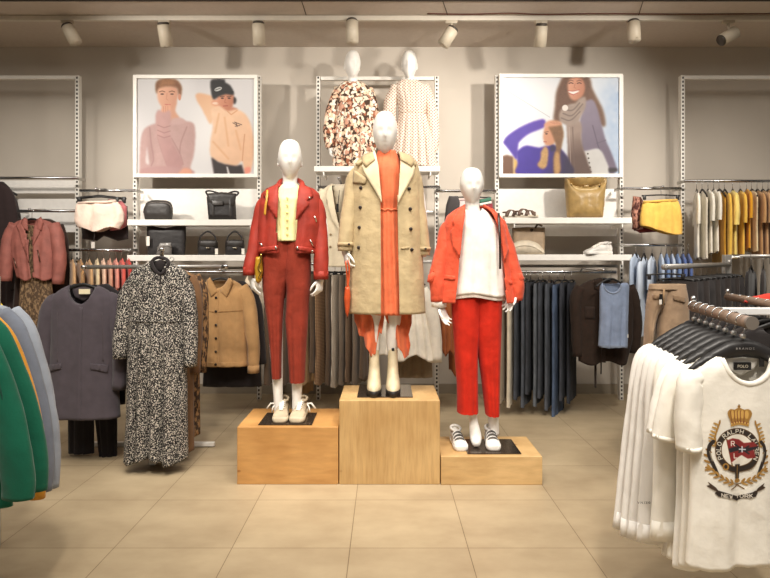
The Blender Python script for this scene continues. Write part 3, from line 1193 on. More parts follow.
# woman with the scarf
c.poly([(345, 60), (362, 36), (430, 30), (500, 36), (516, 90), (546, 150), (576, 212), (588, 290), (556, 282), (500, 200), (400, 180), (372, 245), (350, 268), (312, 262), (318, 190), (325, 115)], (134, 102, 82), 3, fine=.12, vary=.06)
c.poly([(476, 160), (520, 152), (548, 205), (572, 300), (592, 372), (622, 440), (648, 524), (612, 545), (575, 470), (552, 418), (470, 424), (455, 330), (450, 270)], (160, 150, 166), 2, vary=.05, grad=(480, 200, 620, 420, (134, 122, 140)))
c.line([(520, 290), (550, 400), (590, 480)], 6, (112, 100, 118), .7, soft=4)
c.line([(540, 385), (590, 368)], 6, (120, 110, 126), .6, soft=3)
c.poly([(474, 428), (552, 415), (590, 470), (606, 545), (512, 548), (492, 490)], (216, 214, 212), 2, vary=.04)
for k in range(5):
    c.ell(494 + 4 * k, 440 + 24 * k, 5, 5, (120, 110, 104))
c.poly([(604, 516), (646, 516), (652, 532), (612, 540)], (70, 60, 66), 2)
c.poly([(384, 75), (398, 42), (432, 36), (462, 42), (479, 80), (472, 122), (447, 150), (416, 156), (393, 132)], (222, 174, 150), 2, grad=(400, 90, 478, 110, (200, 146, 120)))
c.poly([(388, 104), (414, 108), (446, 102), (436, 118), (416, 124), (398, 118)], (247, 240, 236), 1)
c.line([(386, 104), (414, 107), (448, 100)], 3.5, (186, 96, 88), .9)
c.line([(394, 118), (416, 126), (440, 116)], 4, (190, 100, 92), .9)
for ex in (404, 448):
    c.line([(ex - 11, 66), (ex, 62), (ex + 11, 66)], 5, (84, 60, 50), .85)
    c.line([(ex - 13, 54), (ex, 49), (ex + 12, 53)], 4, (110, 80, 64), .7)
c.line([(426, 66), (420, 88), (430, 91)], 5, (196, 144, 120), .8)
c.poly([(378, 280), (455, 270), (462, 380), (492, 480), (508, 550), (400, 550), (386, 400)], (176, 158, 148), 2, vary=.06, grad=(420, 330, 460, 450, (122, 98, 88)))
c.line([(412, 300), (424, 540)], 7, (130, 110, 102), .6, soft=4)
c.line([(394, 300), (404, 540)], 5, (204, 190, 182), .6, soft=3)
c.poly([(348, 205), (380, 182), (420, 176), (448, 148), (482, 138), (482, 190), (458, 240), (436, 282), (390, 290), (348, 270), (338, 238)], (180, 164, 154), 2, vary=.07)
for a_, b_, e_ in (((352, 250), (400, 262), (452, 216)), ((362, 226), (410, 236), (466, 176)), ((370, 206), (412, 208), (450, 170))):
    c.line([a_, b_, e_], 7, (136, 120, 112), .7, soft=4, smooth=True)
c.ell(372, 196, 16, 16, (238, 230, 224))
# woman in violet
c.poly([(110, 430), (160, 398), (232, 408), (284, 396), (332, 402), (372, 440), (396, 480), (402, 552), (126, 552), (118, 490)], (84, 56, 170), 2, vary=.06, grad=(250, 450, 390, 470, (64, 46, 92)))
c.poly([(39, 380), (58, 350), (100, 318), (150, 290), (205, 268), (250, 257), (266, 268), (262, 296), (220, 316), (180, 332), (142, 360), (122, 384), (118, 412), (112, 470), (80, 430)], (92, 64, 172), 2, vary=.05, grad=(60, 400, 240, 270, (112, 84, 186)))
c.poly([(256, 332), (262, 300), (285, 292), (318, 318), (326, 362), (306, 392), (282, 398), (266, 392), (258, 372), (253, 350)], (216, 168, 138), 2)
c.line([(262, 326), (282, 322)], 4, (120, 84, 62), .8)
c.ell(272, 334, 7, 4, (80, 56, 48), .8)
c.line([(258, 376), (272, 377)], 5, (186, 102, 92), .8)
c.poly([(280, 292), (300, 268), (330, 264), (352, 284), (364, 335), (356, 385), (342, 470), (346, 535), (314, 550), (310, 470), (322, 400), (306, 345)], (152, 116, 80), 2, fine=.14, vary=.06)
c.poly([(318, 430), (340, 440), (346, 530), (318, 545), (312, 480)], (206, 170, 122), 3, fine=.12)
c.poly([(242, 428), (264, 400), (282, 422), (276, 500), (250, 522), (222, 500), (238, 470)], (206, 172, 124), 2, fine=.14)
c.poly([(290, 400), (312, 392), (318, 420), (296, 428)], (60, 44, 100), 2)
c.poly([(258, 282), (288, 264), (340, 268), (356, 284), (330, 292), (296, 296), (264, 298)], (222, 174, 146), 2)
for k in range(3):
    c.line([(292 + 16 * k, 272), (318 + 14 * k, 282)], 3, (186, 136, 110), .6)
poster('framed poster of two women outdoors, one in violet and one in a scarf', 499, 74.5, 622, 177.5, c, 'framed fashion posters')

# ================================================================== PLINTHS
def plinth(label, pl, pr, yt, yb, dback, m):
    d = 1.4 * F / (yb - YH)
    a, c_ = P(pl, yt, d), P(pr, yb, d)
    z = a.z
    o = add('display_plinth', *box(((a.x + c_.x) / 2, (d + dback) / 2, z / 2), (c_.x - a.x, dback - d, z)), m, smooth=False, bevel=0.004)
    tag(o, label, 'plinth', 'wooden display plinths')
    return z, d


ZL, DL = plinth('orange-toned wooden plinth of middle height under the mannequin in rust trousers', 237, 338.3, 427, 484.5, 4.14, wood((200, 152, 92), (190, 140, 82), (1.0, 1, 5), 1.3))
ZM, DM = plinth('tallest pale wooden plinth with upright grain under the trench coat mannequin', 339.2, 440, 400.5, 484.5, 4.13, wood((202, 168, 116), (188, 152, 100), (9, 9, 0.8), 4.1))
ZR, DR = plinth('lowest pale wooden plinth with a knot under the mannequin in red trousers', 441, 542.5, 456.5, 485, 4.09, wood((210, 176, 124), (198, 162, 110), (1.0, 1, 5), 7.7))


# ================================================================== SHOES
def shoe_parts(parent, c, yaw, L=0.26, m_up=None, m_sole=None, m_lace=None, straps=0, sole_h=0.03, height=0.085, name='sneaker', laces=True):
    """c: ground point under the middle of the shoe; yaw 0 = toe towards the camera. Parts go under parent."""
    Rm = Matrix.Rotation(yaw, 3, 'Z')
    T = lambda x, y, z: Vector(c) + Rm @ Vector((x, y, z))
    prof = [(-.5, .018, .018), (-.485, .030, .028), (-.44, .041, .038), (-.34, .049, .050), (-.2, .048, .060), (-.08, .042, .074), (.08, .038, .088), (.2, .037, .098), (.34, .037, .102), (.44, .033, .100), (.49, .024, .092), (.5, .012, .075)]
    k = L / 0.26
    rings = []
    for s_, w, h in prof:
        h = sole_h * .6 + (h - .018) * (height / .085) * k
        ring = []
        for j in range(20):
            a = 2 * PI * j / 20
            x = w * k * math.copysign(abs(math.cos(a)) ** .8, math.cos(a))
            z = sole_h * .5 + (h - sole_h * .5) * (0.5 + 0.5 * math.sin(a)) ** 0.8
            taper = 1 - 0.35 * max(0, math.sin(a)) * (1 if s_ > -.2 else .4)
            ring.append(T(x * taper, s_ * L, z))
        rings.append(ring)
    up = add(name + '_upper' if name else 'upper', *loft(rings), m_up, parent)
    rings = []
    for z, g in ((0, .98), (sole_h * .35, 1.06), (sole_h, 1.05), (sole_h * 1.05, .95)):
        ring = []
        pr = [(s_, w) for s_, w, h in prof]
        for s_, w in pr:
            ring.append(T(w * k * g, s_ * L * (1.02), z))
        for s_, w in pr[::-1]:
            ring.append(T(-w * k * g, s_ * L * (1.02), z))
        rings.append(ring)
    add('sole', *loft(rings), m_sole, parent)
    # collar
    pts = [T(.034 * k * math.cos(a), (.30 + .17 * math.sin(a)) * L, .103 * k * height / .085 + .008 * math.sin(a)) for a in np.linspace(0, 2 * PI, 18)]
    add('collar', *tube(pts, .009, 8), m_up, parent)
    zt = lambda s_: float(np.interp(s_, [p[0] for p in prof], [sole_h * .6 + (p[2] - .018) * (height / .085) * k for p in prof]))
    if laces:
        tng = [T(x, s_ * L, zt(s_) + .004) for s_ in (-.22, -.1, .02, .12, .2) for x in (-.014, .014)]
        add('tongue', tng, [(2 * i, 2 * i + 1, 2 * i + 3, 2 * i + 2) for i in range(4)], m_lace, parent, solid=.008)
        for i, s_ in enumerate((-.14, -.06, .02, .10)):
            z = zt(s_) + .008
            add('lace', *tube([T(-.022, (s_ + .02) * L, z - .008), T(0, s_ * L, z + .006), T(.022, (s_ + .02) * L, z - .008)], .0045, 6), m_lace, parent)
    for i in range(straps):
        s_ = -.16 + .13 * i
        z = zt(s_)
        pts = [T(.04 * k * math.cos(a), s_ * L, .02 + (z - .012) * max(0, math.sin(a)) ** .7) for a in np.linspace(.15, PI - .15, 11)]
        V, Fc = [], []
        for q in pts:
            V += [q + Rm @ Vector((0, -.013, 0)), q + Rm @ Vector((0, .013, 0))]
        add('strap', V, [(2 * j, 2 * j + 1, 2 * j + 3, 2 * j + 2) for j in range(10)], m_up, parent, solid=.005)
        V = []
        for q in pts:
            V += [q + Rm @ Vector((0, -.019, -.001)), q + Rm @ Vector((0, -.012, .001))]
        add('strap_edge', V, [(2 * j, 2 * j + 1, 2 * j + 3, 2 * j + 2) for j in range(10)], plain((92, 88, 86), .6, name='grey_edge'), parent, solid=.004)
    return up


def leg_profile(rows):
    return rows


def trousers(name, left, right, d, mat, parent, label=None):
    """left/right rows (py, xl, xr, depth): two tapering legs that share the seat; one mesh"""
    A = Body(left, d, .09, p=2.2, folds=(.006, 3, .4), N=48, M=50, fstart=.3)
    Bq = Body(right, d, .09, p=2.2, folds=(.006, 3, 1.9), N=48, M=50, fstart=.3)
    V, Fc = join((A.V, A.F), (Bq.V, Bq.F))
    return add(name, V, Fc, mat, parent), A, Bq


def G(px, py, z):
    return P(px, py, (H - z) * F / (py - YH))


def plate(parent, pl, pr, yt, yb, z):
    a, c_ = G(pl, yb, z), G(pr, yb, z)
    db = (H - z) * F / (yt - YH)
    add('base_plate', *box(((a.x + c_.x) / 2, (a.y + db) / 2, z + .004), (c_.x - a.x, db - a.y, .006)), M_PLATE, parent, smooth=False, bevel=.002)


def buttons(parent, surf, pts, r, mat, name='button', off=0.008):
    for x, y in pts:
        q = surf.front(x, y, off)
        add(name, *disc(q, r, .005), mat, parent)


def figure(t, name, d, head, neck, torso, arms, hands, legs, voxel=.0052, yaw=0.0, ear=True):
    cx, top, chin, w = head
    k = d / F
    hh = (chin - top) / 2 * k * 1.03
    V, Fc = head_mesh(P(cx, (top + chin) / 2, d), w / 2 * k, hh, hh * .80, yaw, ear)
    parts = [(V, Fc), limb(neck)]
    parts.append(limb(torso))
    for a in arms:
        parts.append(limb(a))
    for h in hands:
        parts.append(hand_mesh(*h))
    for l in legs:
        parts.append(limb(l))
    V, Fc = join(*parts)
    return fuse(V, Fc, name, M_SKIN, t, voxel)


# ================================================================== MANNEQUIN in red jacket
d = 3.88
M1 = thing('mannequin', 'white mannequin in a red biker jacket, yellow top and rust trousers', 'mannequin', (P(290, 0, d).x, d, ZL + .001), 'dressed mannequins on the plinths')
plate(M1, 258, 312, 413.5, 425.5, ZL)
figure(M1, 'body', d, (290, 140.5, 180.5, 24), [(290, 172, d + .02, .052), (290, 184, d + .01, .048), (290, 192, d, .06)],
       [(290, 194, d, .07), (290, 205, d, .09), (290, 225, d, .085), (290, 240, d, .075), (290, 255, d, .07), (290, 270, d, .06)],
       [[(282, 196, d, .05), (266, 201, d, .045), (258, 232, d, .036), (251.5, 268, d - .04, .024), (251.5, 279, d - .04, .022)],
        [(298, 196, d, .05), (314, 201, d, .045), (323, 232, d, .036), (321, 270, d - .04, .024), (320.5, 281, d - .04, .022)]],
       [(P(251.8, 277, d - .04), (.13, -.1, -1), (.8, .5, 0), (0.3, -1, 0), .88, .38),
        (P(320.3, 279, d - .04), (-.08, -.1, -1), (-.8, .5, 0), (-0.3, -1, 0), .88, .5)],
       [[(281, 262, d, .05), (276, 320, d, .05), (277.5, 378, d + .01, .036), (278.2, 398, d + .02, .031), (278.5, 410, d + .03, .03)],
        [(298, 262, d, .05), (297, 320, d, .05), (297, 380, d + .01, .036), (296.8, 398, d + .02, .031), (296.6, 410, d + .03, .03)]], yaw=.15)
m_rust = fab((134, 49, 33), .92, .45, .03)
trousers('trousers', [(237, 266, 294, .085), (243, 263.5, 294.5, .095), (262, 261.5, 293.5, .105), (280, 262.6, 290.5, .10), (287, 262.9, 287, .10), (300, 264.5, 284.7, .095), (320, 267.5, 283.3, .085), (350, 270.5, 282.2, .075), (377.5, 272.3, 281.8, .068)],
         [(237, 285, 308, .085), (243, 284.5, 310, .095), (262, 283.5, 311, .105), (280, 284.5, 310.6, .10), (287, 286.8, 310.5, .10), (300, 286.8, 309, .095), (320, 285.5, 308, .085), (345, 287.5, 306.3, .08), (381.5, 290, 304.6, .072)], d, m_rust, M1)
bl = Body([(184.5, 283.5, 297, .06), (188, 279, 301.5, .08), (200, 273, 307, .112), (225, 273.5, 305.5, .112), (241.5, 275, 304, .108)], d, .1, neck=(290.3, 6.6, 4.5), folds=(.004, 6, .7), N=80)
top = add('yellow_blouse', bl.V, bl.F, fab((246, 234, 172), .8, .35), M1, solid=.003)
buttons(top, bl, [(290.3, y) for y in (200, 207, 214, 221, 228, 235)], .008, plain((240, 220, 140), .4, name='yellow_button'))
jk = Body([(185.5, 278, 303, .05), (189, 268, 313.5, .078), (194, 262, 319, .10), (205, 260, 321, .128), (225, 258.5, 322, .135), (243, 258, 319.5, .135), (253.5, 258.5, 317.5, .135)], d, .13, N=110, M=56, folds=(.006, 4, .3),
          holes=[[(278, 180), (303, 180), (304.5, 198), (300, 225), (298, 246), (300, 259), (282, 259), (281, 246), (280, 225), (276.5, 198)]])
m_red = leather((164, 46, 28), .68)
J = add('red_jacket', jk.V, jk.F, m_red, M1, solid=.006)
for rows in ([(272, 199, d, 7, .055), (265, 207, d, 8.2, .06), (260, 226, d, 7.6, .056), (255.2, 246, d - .02, 6.6, .054), (251.3, 264, d - .04, 6.4, .052), (250.3, 275, d - .04, 6.0, .048)],
             [(309, 199, d, 7, .055), (316, 207, d, 8, .06), (319.5, 226, d, 7.2, .056), (320.8, 246, d - .02, 6.6, .054), (321, 264, d - .04, 6.8, .052), (321, 279, d - .04, 6.4, .048)]):
    S = add('sleeve', *sleeve(rows, wob=(.05, 2.5, .8)), m_red, J, solid=.005)
    r = rows[-1]
    add('cuff', *sleeve([(r[0], r[1] - 8, r[2], r[3] + .7, r[4] + .006), (r[0], r[1] + .4, r[2], r[3] + .7, r[4] + .006)], wob=None), m_red, J, solid=.005)
patch('lapel', jk, [(279.5, 183), (282, 200), (281.3, 221), (269, 205), (272, 201), (266, 197.5), (267.5, 190)], m_red, J, .012, .008)
patch('lapel', jk, [(301, 183), (300.3, 200), (299, 222), (311.8, 206), (309, 202), (315, 198), (312.5, 190)], m_red, J, .012, .008)
add('collar', *tube(spline([P(279, 188, d - .05), P(279.5, 183, d), P(284, 179.5, d + .07), (P(290, 178.5, d + .085)), P(296, 179.5, d + .07), P(302, 183, d), P(302.5, 188, d - .05)], 5), .016, 8, flat=None), m_red, J)
patch('hem_band', jk, [(258.8, 248.5), (281.5, 246), (281.5, 250), (258.8, 253)], m_red, J, .006, .006)
patch('hem_band', jk, [(299, 246), (317, 249), (317, 253.5), (299, 250)], m_red, J, .006, .006)
m_snap = plain((214, 206, 196), .2, 1.0, name='silver_snap')
buttons(J, jk, [(280.2, 248.4), (300.5, 248.4), (314, 251.5), (269.5, 199), (311.5, 199.5)], .008, m_snap, 'snap', .014)
for a_, b_ in (((316, 217), (318, 223)), ((312, 240.5), (315.5, 248)), ((262, 243), (266, 246))):
    add('zip', *tube([jk.front(*a_, .006), jk.front(*b_, .006)], .006, 6), m_snap, J)
# socks and shoes
m_sock = fab((238, 234, 228), .9, .15)
for x0, x1, yy in ((278, 278.4, 374), (297, 296.6, 377)):
    add('sock', *sleeve([(x0, yy, d + .012, 4.4, .042), (x0 * .6 + x1 * .4, 392, d + .02, 4.5, .041), (x1, 406, d + .03, 4.3, .044), (x1, 413, d + .03, 4.2, .045)], wob=None, cap=True), m_sock, M1)
m_bei = leather((196, 178, 150), .6); m_bsole = plain((206, 192, 166), .6, name='rubber'); m_lace = fab((240, 234, 222), .9, .1)
for x, yaw, sx in ((278.3, .06, -1), (296.8, -.05, 1)):
    q = G(x, 423, ZL + .008); q.y += .125
    s_ = bpy.data.objects.new('sneaker', None); COL.objects.link(s_); s_.parent = M1; WL[s_.name] = WL[M1.name].copy()
    shoe_parts(s_, q, yaw, .255, m_bei, m_bsole, m_lace, height=.09)
    b0 = q + Vector((sx * .045, .03, .085))
    add('lace_bow', *join(tube([b0, b0 + Vector((sx * .03, -.01, .005)), b0 + Vector((sx * .055, -.01, -.03))], .006, 6), tube([b0, b0 + Vector((sx * .015, -.02, -.02)), b0 + Vector((sx * .02, -.02, -.05))], .005, 6)), m_lace, s_)

# mustard bag hanging behind the sleeve
hb = thing('handbag', 'small mustard yellow bag with chain hanging at the red jacket sleeve', 'bag', P(258.5, 284, d - .085))
add('pouch', *pillow([(256, 257), (262, 256), (263, 270), (261.5, 281), (258, 284), (255.5, 281), (254.5, 268)], d - .085, .028, L=2), leather((186, 142, 34), .4), hb)
for i, (px_, py_) in enumerate([(259.5, 253 + 4 * k) for k in range(8)]):
    pass
ch = [P(261, 254, d - .12), P(260.5, 262, d - .122), P(258.5, 268, d - .122), P(261, 273, d - .122), P(258.5, 278, d - .12)]
add('chain', *tube(spline(ch, 5), .006, 6, wob=(.3, 9, 0)), plain((222, 190, 96), .25, 1.0, name='gold'), hb)
add('shoulder_strap', *tube(spline([P(267.3, 190, d - .09), P(266.8, 198, d - .128), P(265.5, 207, d - .14), P(264.8, 215, d - .142)], 4), 0, 8, flat=([.0075] * 13, [.003] * 13)), leather((206, 150, 40), .45), hb)

# ================================================================== MANNEQUIN in trench coat
d = 3.90
M2 = thing('mannequin', 'white mannequin in a beige trench coat over a long orange dress', 'mannequin', (P(385, 0, d).x, d, ZM + .001), 'dressed mannequins on the plinths')
plate(M2, 357, 413, 385.5, 397.8, ZM)
figure(M2, 'body', d, (385, 112.5, 156.5, 25), [(386, 146, d + .02, .05), (386, 158, d, .048), (386, 168, d, .06)],
       [(386, 168, d, .06), (386, 180, d, .08), (387, 200, d, .075), (387, 215, d, .07), (387, 250, d, .07), (388, 275, d, .06)],
       [[(378, 168, d, .05), (360, 172, d, .042), (349, 208, d, .035), (345, 246, d - .06, .024), (345.5, 254, d - .06, .022)],
        [(395, 168, d, .05), (412, 172, d, .042), (421, 208, d, .035), (424, 246, d - .02, .024), (424, 254, d - .02, .022)]],
       [(P(345.8, 251, d - .06), (.08, -.1, -1), (.8, .3, 0), (0.3, -1, 0), .95, .7)],
       [[(379, 268, d, .055), (376, 315, d, .045), (374, 350, d + .01, .034), (374, 372, d + .02, .028), (374, 384, d + .02, .028)],
        [(396, 268, d, .055), (394, 315, d, .05), (392.6, 340, d + .01, .043), (392.4, 356, d + .02, .032), (393, 384, d + .02, .028)]], ear=False)
m_orange = fab((216, 110, 70), .7, .4, .15)
ds = Body([(151, 378, 395.5, .048), (156, 376, 397.5, .052), (161, 374, 400, .068), (170, 370, 404, .10), (198, 372, 402, .108), (210, 375, 400, .098), (215, 374, 401, .105), (250, 374, 402, .112), (314, 374, 406, .115)], d, .1, folds=(.008, 6, .4), N=96, M=60)
D2 = add('orange_dress', ds.V, ds.F, m_orange, M2, solid=.003)
add('waist_gathering', *tube([ds.front(x, 211 + .7 * math.sin(x), .004) for x in np.linspace(377, 399, 16)], .006, 6, wob=(.4, 6, 0)), m_orange, D2)
for poly, ph, sg in (([(353, 308), (385, 308), (383.5, 322), (381.5, 334), (379, 332), (377, 343), (375.5, 354), (371, 357.5), (369, 351), (365.5, 347), (363.5, 338), (359, 336), (357, 328), (354, 322)], .3, 1),
                     ([(384.5, 308), (412, 308), (412, 324), (408.8, 335), (410.5, 346), (409, 357.5), (404.5, 359), (402, 352), (397.6, 347), (396.5, 340), (393, 336), (391.5, 326), (387, 322), (385, 316)], 1.4, -1)):
    def fl(a_, b_):
        t_ = max(0, (b_ - 312) / 45)
        q = P(a_, b_, d - .03 - .03 * t_)
        u_ = (a_ - 383) / 30
        q.y += .07 * u_ * u_ - (.006 + .020 * t_) * (math.sin(a_ * .5 + ph + sg * b_ * .07) + .4 * math.sin(a_ * .95 + ph * 2 - b_ * .08))
        return q
    V, Fc, _, _ = polymesh(poly, 1.6, fl)
    add('flounce', V, Fc, m_orange, D2, solid=.004)
m_tr = fab((180, 160, 123), .7, .45, .1)
m_trl = fab((228, 212, 176), .75, .2, .1)
ct = Body([(152.5, 372.5, 399.5, .055), (157, 362, 411.5, .085), (163, 356, 417, .112), (175, 352, 420, .128), (200, 351, 420.5, .135), (230, 351, 421.5, .14), (260, 350.5, 422.5, .145), (312.5, 348.5, 425, .158)], d, .13, N=120, M=64, folds=(.008, 3.3, .9),
          holes=[[(373, 146), (399, 146), (400.5, 166), (397.3, 203), (397, 240), (399, 318), (382, 318), (382, 240), (381.5, 203), (375, 166)]])
T2 = add('trench_coat', ct.V, ct.F, m_tr, M2, solid=.006)
for rows, cx_ in (([(362, 170, d, 7.5, .06), (356, 180, d, 8.8, .064), (351.5, 201, d - .01, 7.9, .06), (347.8, 222, d - .04, 7.4, .056), (345.8, 240, d - .06, 7.1, .053), (345.5, 251, d - .06, 7.0, .05)], 345),
                  ([(410, 170, d, 7, .06), (414.5, 182, d, 7.6, .062), (417.6, 203, d, 6.6, .056), (420.8, 226, d - .01, 6.1, .053), (423, 244, d - .02, 6, .05), (423.6, 255.5, d - .02, 5.9, .048)], 424)):
    add('sleeve', *sleeve(rows, wob=(.06, 2.5, .8)), m_tr, T2, solid=.005)
    r = rows[-1]
    y0 = r[1] - 8.5
    add('cuff_strap', *sleeve([(r[0], y0, r[2], r[3] + 1, r[4] + .012), (r[0], y0 + 3.6, r[2], r[3] + 1, r[4] + .012)], wob=None), m_tr, T2, solid=.005)
    q = P(r[0] + (3.5 if cx_ < 380 else 2), y0 + 1.8, r[2] - r[4] - .014)
    add('button', *disc(q, .008), M_BUTTON, T2)
patch('lapel', ct, [(375, 152), (378.5, 168), (382, 205), (377, 196), (366, 178), (362.5, 169), (368, 161)], m_trl, T2, .014, .008)
patch('lapel', ct, [(399, 152), (400, 166), (397.5, 206), (402, 197), (412.5, 178), (414, 169.5), (408, 161)], m_trl, T2, .014, .008)
patch('collar_leaf', ct, [(372.5, 152.5), (375.5, 163), (366.5, 170.5), (363.5, 166.5), (361.5, 158)], m_tr, T2, .022, .008)
patch('collar_leaf', ct, [(399.5, 152.5), (399.8, 163), (411, 169.5), (414, 165), (411, 157)], m_tr, T2, .022, .008)
patch('storm_flap', ct, [(354.5, 171), (367, 181.5), (366, 186.5), (353.5, 184.5)], m_tr, T2, .012, .006)
buttons(T2, ct, [(361.5, 190), (361, 209), (360, 228.5), (359.5, 248), (408.5, 191), (409.5, 210.5), (410, 230), (411, 250)], .0115, M_BUTTON)
patch('pocket_welt', ct, [(400.5, 247.5), (408.5, 247), (408.5, 249), (400.5, 249.5)], m_tr, T2, .006, .004)
add('epaulette', *pillow([(355, 163), (366, 157), (369, 160), (357, 167)], d - .09, .008), m_tr, T2)
add('epaulette', *pillow([(417, 163.5), (406, 157), (403.5, 160), (415.5, 167.5)], d - .09, .008), m_tr, T2)
m_boot = leather((216, 200, 166), .5)
for x in (373.8, 393.2):
    bt = bpy.data.objects.new('ankle_boot', None); COL.objects.link(bt); bt.parent = M2; WL[bt.name] = WL[M2.name].copy()
    q = G(x, 397, ZM + .006); q.y += .115
    rings = []
    z0 = q.z
    for (yy, hw, hd_, z) in ((.045, .027, .03, .285), (.045, .031, .036, .27), (.04, .034, .042, .18), (.03, .038, .055, .12), (.01, .043, .085, .08), (-.005, .046, .108, .055), (-.01, .047, .118, .03), (-.01, .044, .115, .022)):
        rings.append([Vector((q.x + hw * math.cos(a), q.y + yy + hd_ * math.sin(a), z0 + z)) for a in np.linspace(0, 2 * PI, 24, endpoint=False)])
    add('upper', *loft(rings, True, True), m_boot, bt)
    rings = [[Vector((q.x + hw * math.cos(a), q.y - .01 + hd_ * math.sin(a), z0 + z)) for a in np.linspace(0, 2 * PI, 24, endpoint=False)] for hw, hd_, z in ((.046, .118, 0), (.049, .122, .01), (.049, .122, .034), (.046, .118, .036))]
    add('sole', *loft(rings), plain((30, 26, 24), .5, name='black_sole'), bt)
    add('pull_tab', *box((q.x, q.y + .012, z0 + .282), (.018, .006, .02)), M_BLACK, bt, bevel=.002)
pu = thing('wrist_purse', 'slim orange purse dangling from the hand of the trench coat mannequin', 'purse', P(347, 318, d - .1))
m_pu = leather((206, 84, 40), .4)
add('wrist_strap', *tube(spline([P(345.5, 261, d - .11), P(346.5, 270, d - .11), P(347.3, 280, d - .1), P(347.5, 288, d - .1), P(349, 278, d - .1), P(349, 266, d - .1), P(347.5, 260, d - .1)], 4), .0055, 6), m_pu, pu)
add('pouch', *pillow([(345, 287), (349.5, 286), (350.8, 296), (349.5, 310), (347.5, 319), (345.3, 312), (343.8, 298)], d - .1, .02, L=2), m_pu, pu)

# ================================================================== MANNEQUIN in coral blazer
d = 3.90
M3 = thing('mannequin', 'white mannequin in a coral blazer, white top and bright red trousers', 'mannequin', (P(477, 0, d).x, d, ZR + .001), 'dressed mannequins on the plinths')
plate(M3, 467.5, 521.5, 440, 454.5, ZR)
fz = ZR + .008
toe = G(476.2, 446, fz)
figure(M3, 'body', d, (471.7, 168.5, 205, 24), [(472, 196, d + .02, .05), (472.5, 208, d, .047), (473, 216, d, .06)],
       [(473.5, 218, d, .06), (474, 230, d, .085), (476, 255, d, .08), (477, 275, d, .085), (477, 300, d, .07), (477, 315, d, .06)],
       [[(464, 221, d, .045), (453, 228, d, .036), (443, 262, d, .032), (440.5, 300, d - .05, .023), (441, 307, d - .05, .021)],
        [(484, 221, d, .045), (495, 228, d, .036), (510, 258, d, .032), (513, 292, d - .05, .023), (511.5, 298, d - .05, .021)]],
       [(P(441.2, 305, d - .05), (.22, -.12, -1), (.6, -.6, 0), (0.6, -1, 0), .95, .28, .05),
        (P(511.5, 292, d - .05), (-.22, -.12, -1), (-.6, -.6, 0), (-0.6, -1, 0), .95, .3, .1)],
       [[(467, 305, d, .055), (468, 360, d, .05), (471.5, 400, d, .04), (473, 418, d - .005, .029), (474.8, 430, d - .02, .036), (475.8, 438, d - .035, .039), (476.2, YH + (H - fz - .03) * F / (d - .07), d - .07, .03)],
        [(489, 305, d, .055), (491, 360, d, .05), (492.5, 404, d + .01, .04), (493.5, 424, d + .03, .032), (494, 434, d + .04, .03)]], ear=False)
m_tred = fab((192, 38, 18), .88, .35, .05)
trousers('trousers', [(287, 453, 481, .1), (300, 451, 481.5, .115), (325, 452.8, 480.5, .115), (350, 454.5, 478, .105), (360, 455, 477.5, .105), (385, 457, 477.6, .10), (411.5, 457, 478, .095)],
         [(287, 473, 502, .1), (300, 473, 502, .115), (325, 474, 501.2, .115), (350, 477.4, 500.3, .11), (380, 481.5, 499.5, .10), (414, 485.5, 498.8, .09)], d, m_tred, M3)
wt = Body([(208.5, 464.5, 482, .058), (213, 460, 488, .085), (225, 456.5, 497, .112), (250, 454, 501.5, .128), (275, 451.5, 504, .135), (294.5, 449.5, 505, .14)], d, .1, folds=(.006, 3.4, .6), N=90, hem=(.012, 1.0, 2.4), neck=(473, 8.6, 5))
W3 = add('white_top', wt.V, wt.F, fab((240, 234, 226), .75, .2), M3, solid=.003)
sh = Body([(284, 451, 504, .128), (292, 450, 504.5, .132), (298, 449.8, 504, .134)], d, .13, folds=(.005, 3.4, .6), N=90, M=14, hem=(.012, 1.0, 2.4))
add('sheer_hem', sh.V, sh.F, fab((226, 212, 202), .75, .2), W3, solid=.002)
m_cor = fab((214, 84, 54), .65, .55, .15)
bz = Body([(206, 462.5, 483, .055), (210, 455, 489.5, .08), (216, 447, 498, .105), (226, 443.5, 503.5, .12), (250, 443, 508, .135), (275, 440, 512, .142), (302, 434.5, 518, .146)], d, .13, N=120, M=56, folds=(.007, 3.6, .2),
          holes=[[(462, 200), (483.5, 200), (492, 215), (498.5, 235), (500.5, 260), (503, 308), (452.5, 308), (455, 285), (457, 260), (459.8, 230), (462.5, 213)]])
B3 = add('coral_blazer', bz.V, bz.F, m_cor, M3, solid=.006)
for rows in ([(454, 223, d, 7, .056), (448, 232, d, 8.2, .06), (444, 249, d - .01, 7.8, .058), (439.5, 268, d - .03, 8, .056), (437.6, 284, d - .045, 7.6, .054), (439, 301, d - .05, 7, .05)],
             [(495, 222, d, 7, .056), (500.5, 231, d, 7.8, .058), (506.5, 250, d - .01, 7.4, .056), (512.4, 269, d - .03, 7.8, .056), (515.8, 284, d - .045, 7.4, .054), (515.5, 300, d - .05, 6.2, .05)]):
    add('sleeve', *sleeve(rows, wob=(.09, 3.2, .8)), m_cor, B3, solid=.005)
add('rolled_edge', *pillow([(428, 275), (434, 271), (438, 277), (433, 284), (427, 282)], d - .08, .02), m_cor, B3)
add('rolled_edge', *pillow([(517, 272), (522, 273), (525, 279), (520, 284), (515, 279)], d - .08, .02), m_cor, B3)
add('white_cuff', *sleeve([(439, 299, d - .05, 7.4, .046), (439, 307, d - .05, 7.2, .046)], wob=None), fab((240, 234, 226), .75, .2), M3, solid=.004)
patch('lapel', bz, [(464, 205), (463, 214), (460.3, 230), (457, 258), (451, 247), (448.5, 232), (452.5, 227), (450.5, 222), (457, 210)], m_cor, B3, .014, .008)
patch('lapel', bz, [(482.5, 205), (489.5, 213), (497.5, 233), (501, 262), (507, 248), (507.5, 233), (504, 228), (505.5, 222), (492.5, 209)], m_cor, B3, .014, .008)
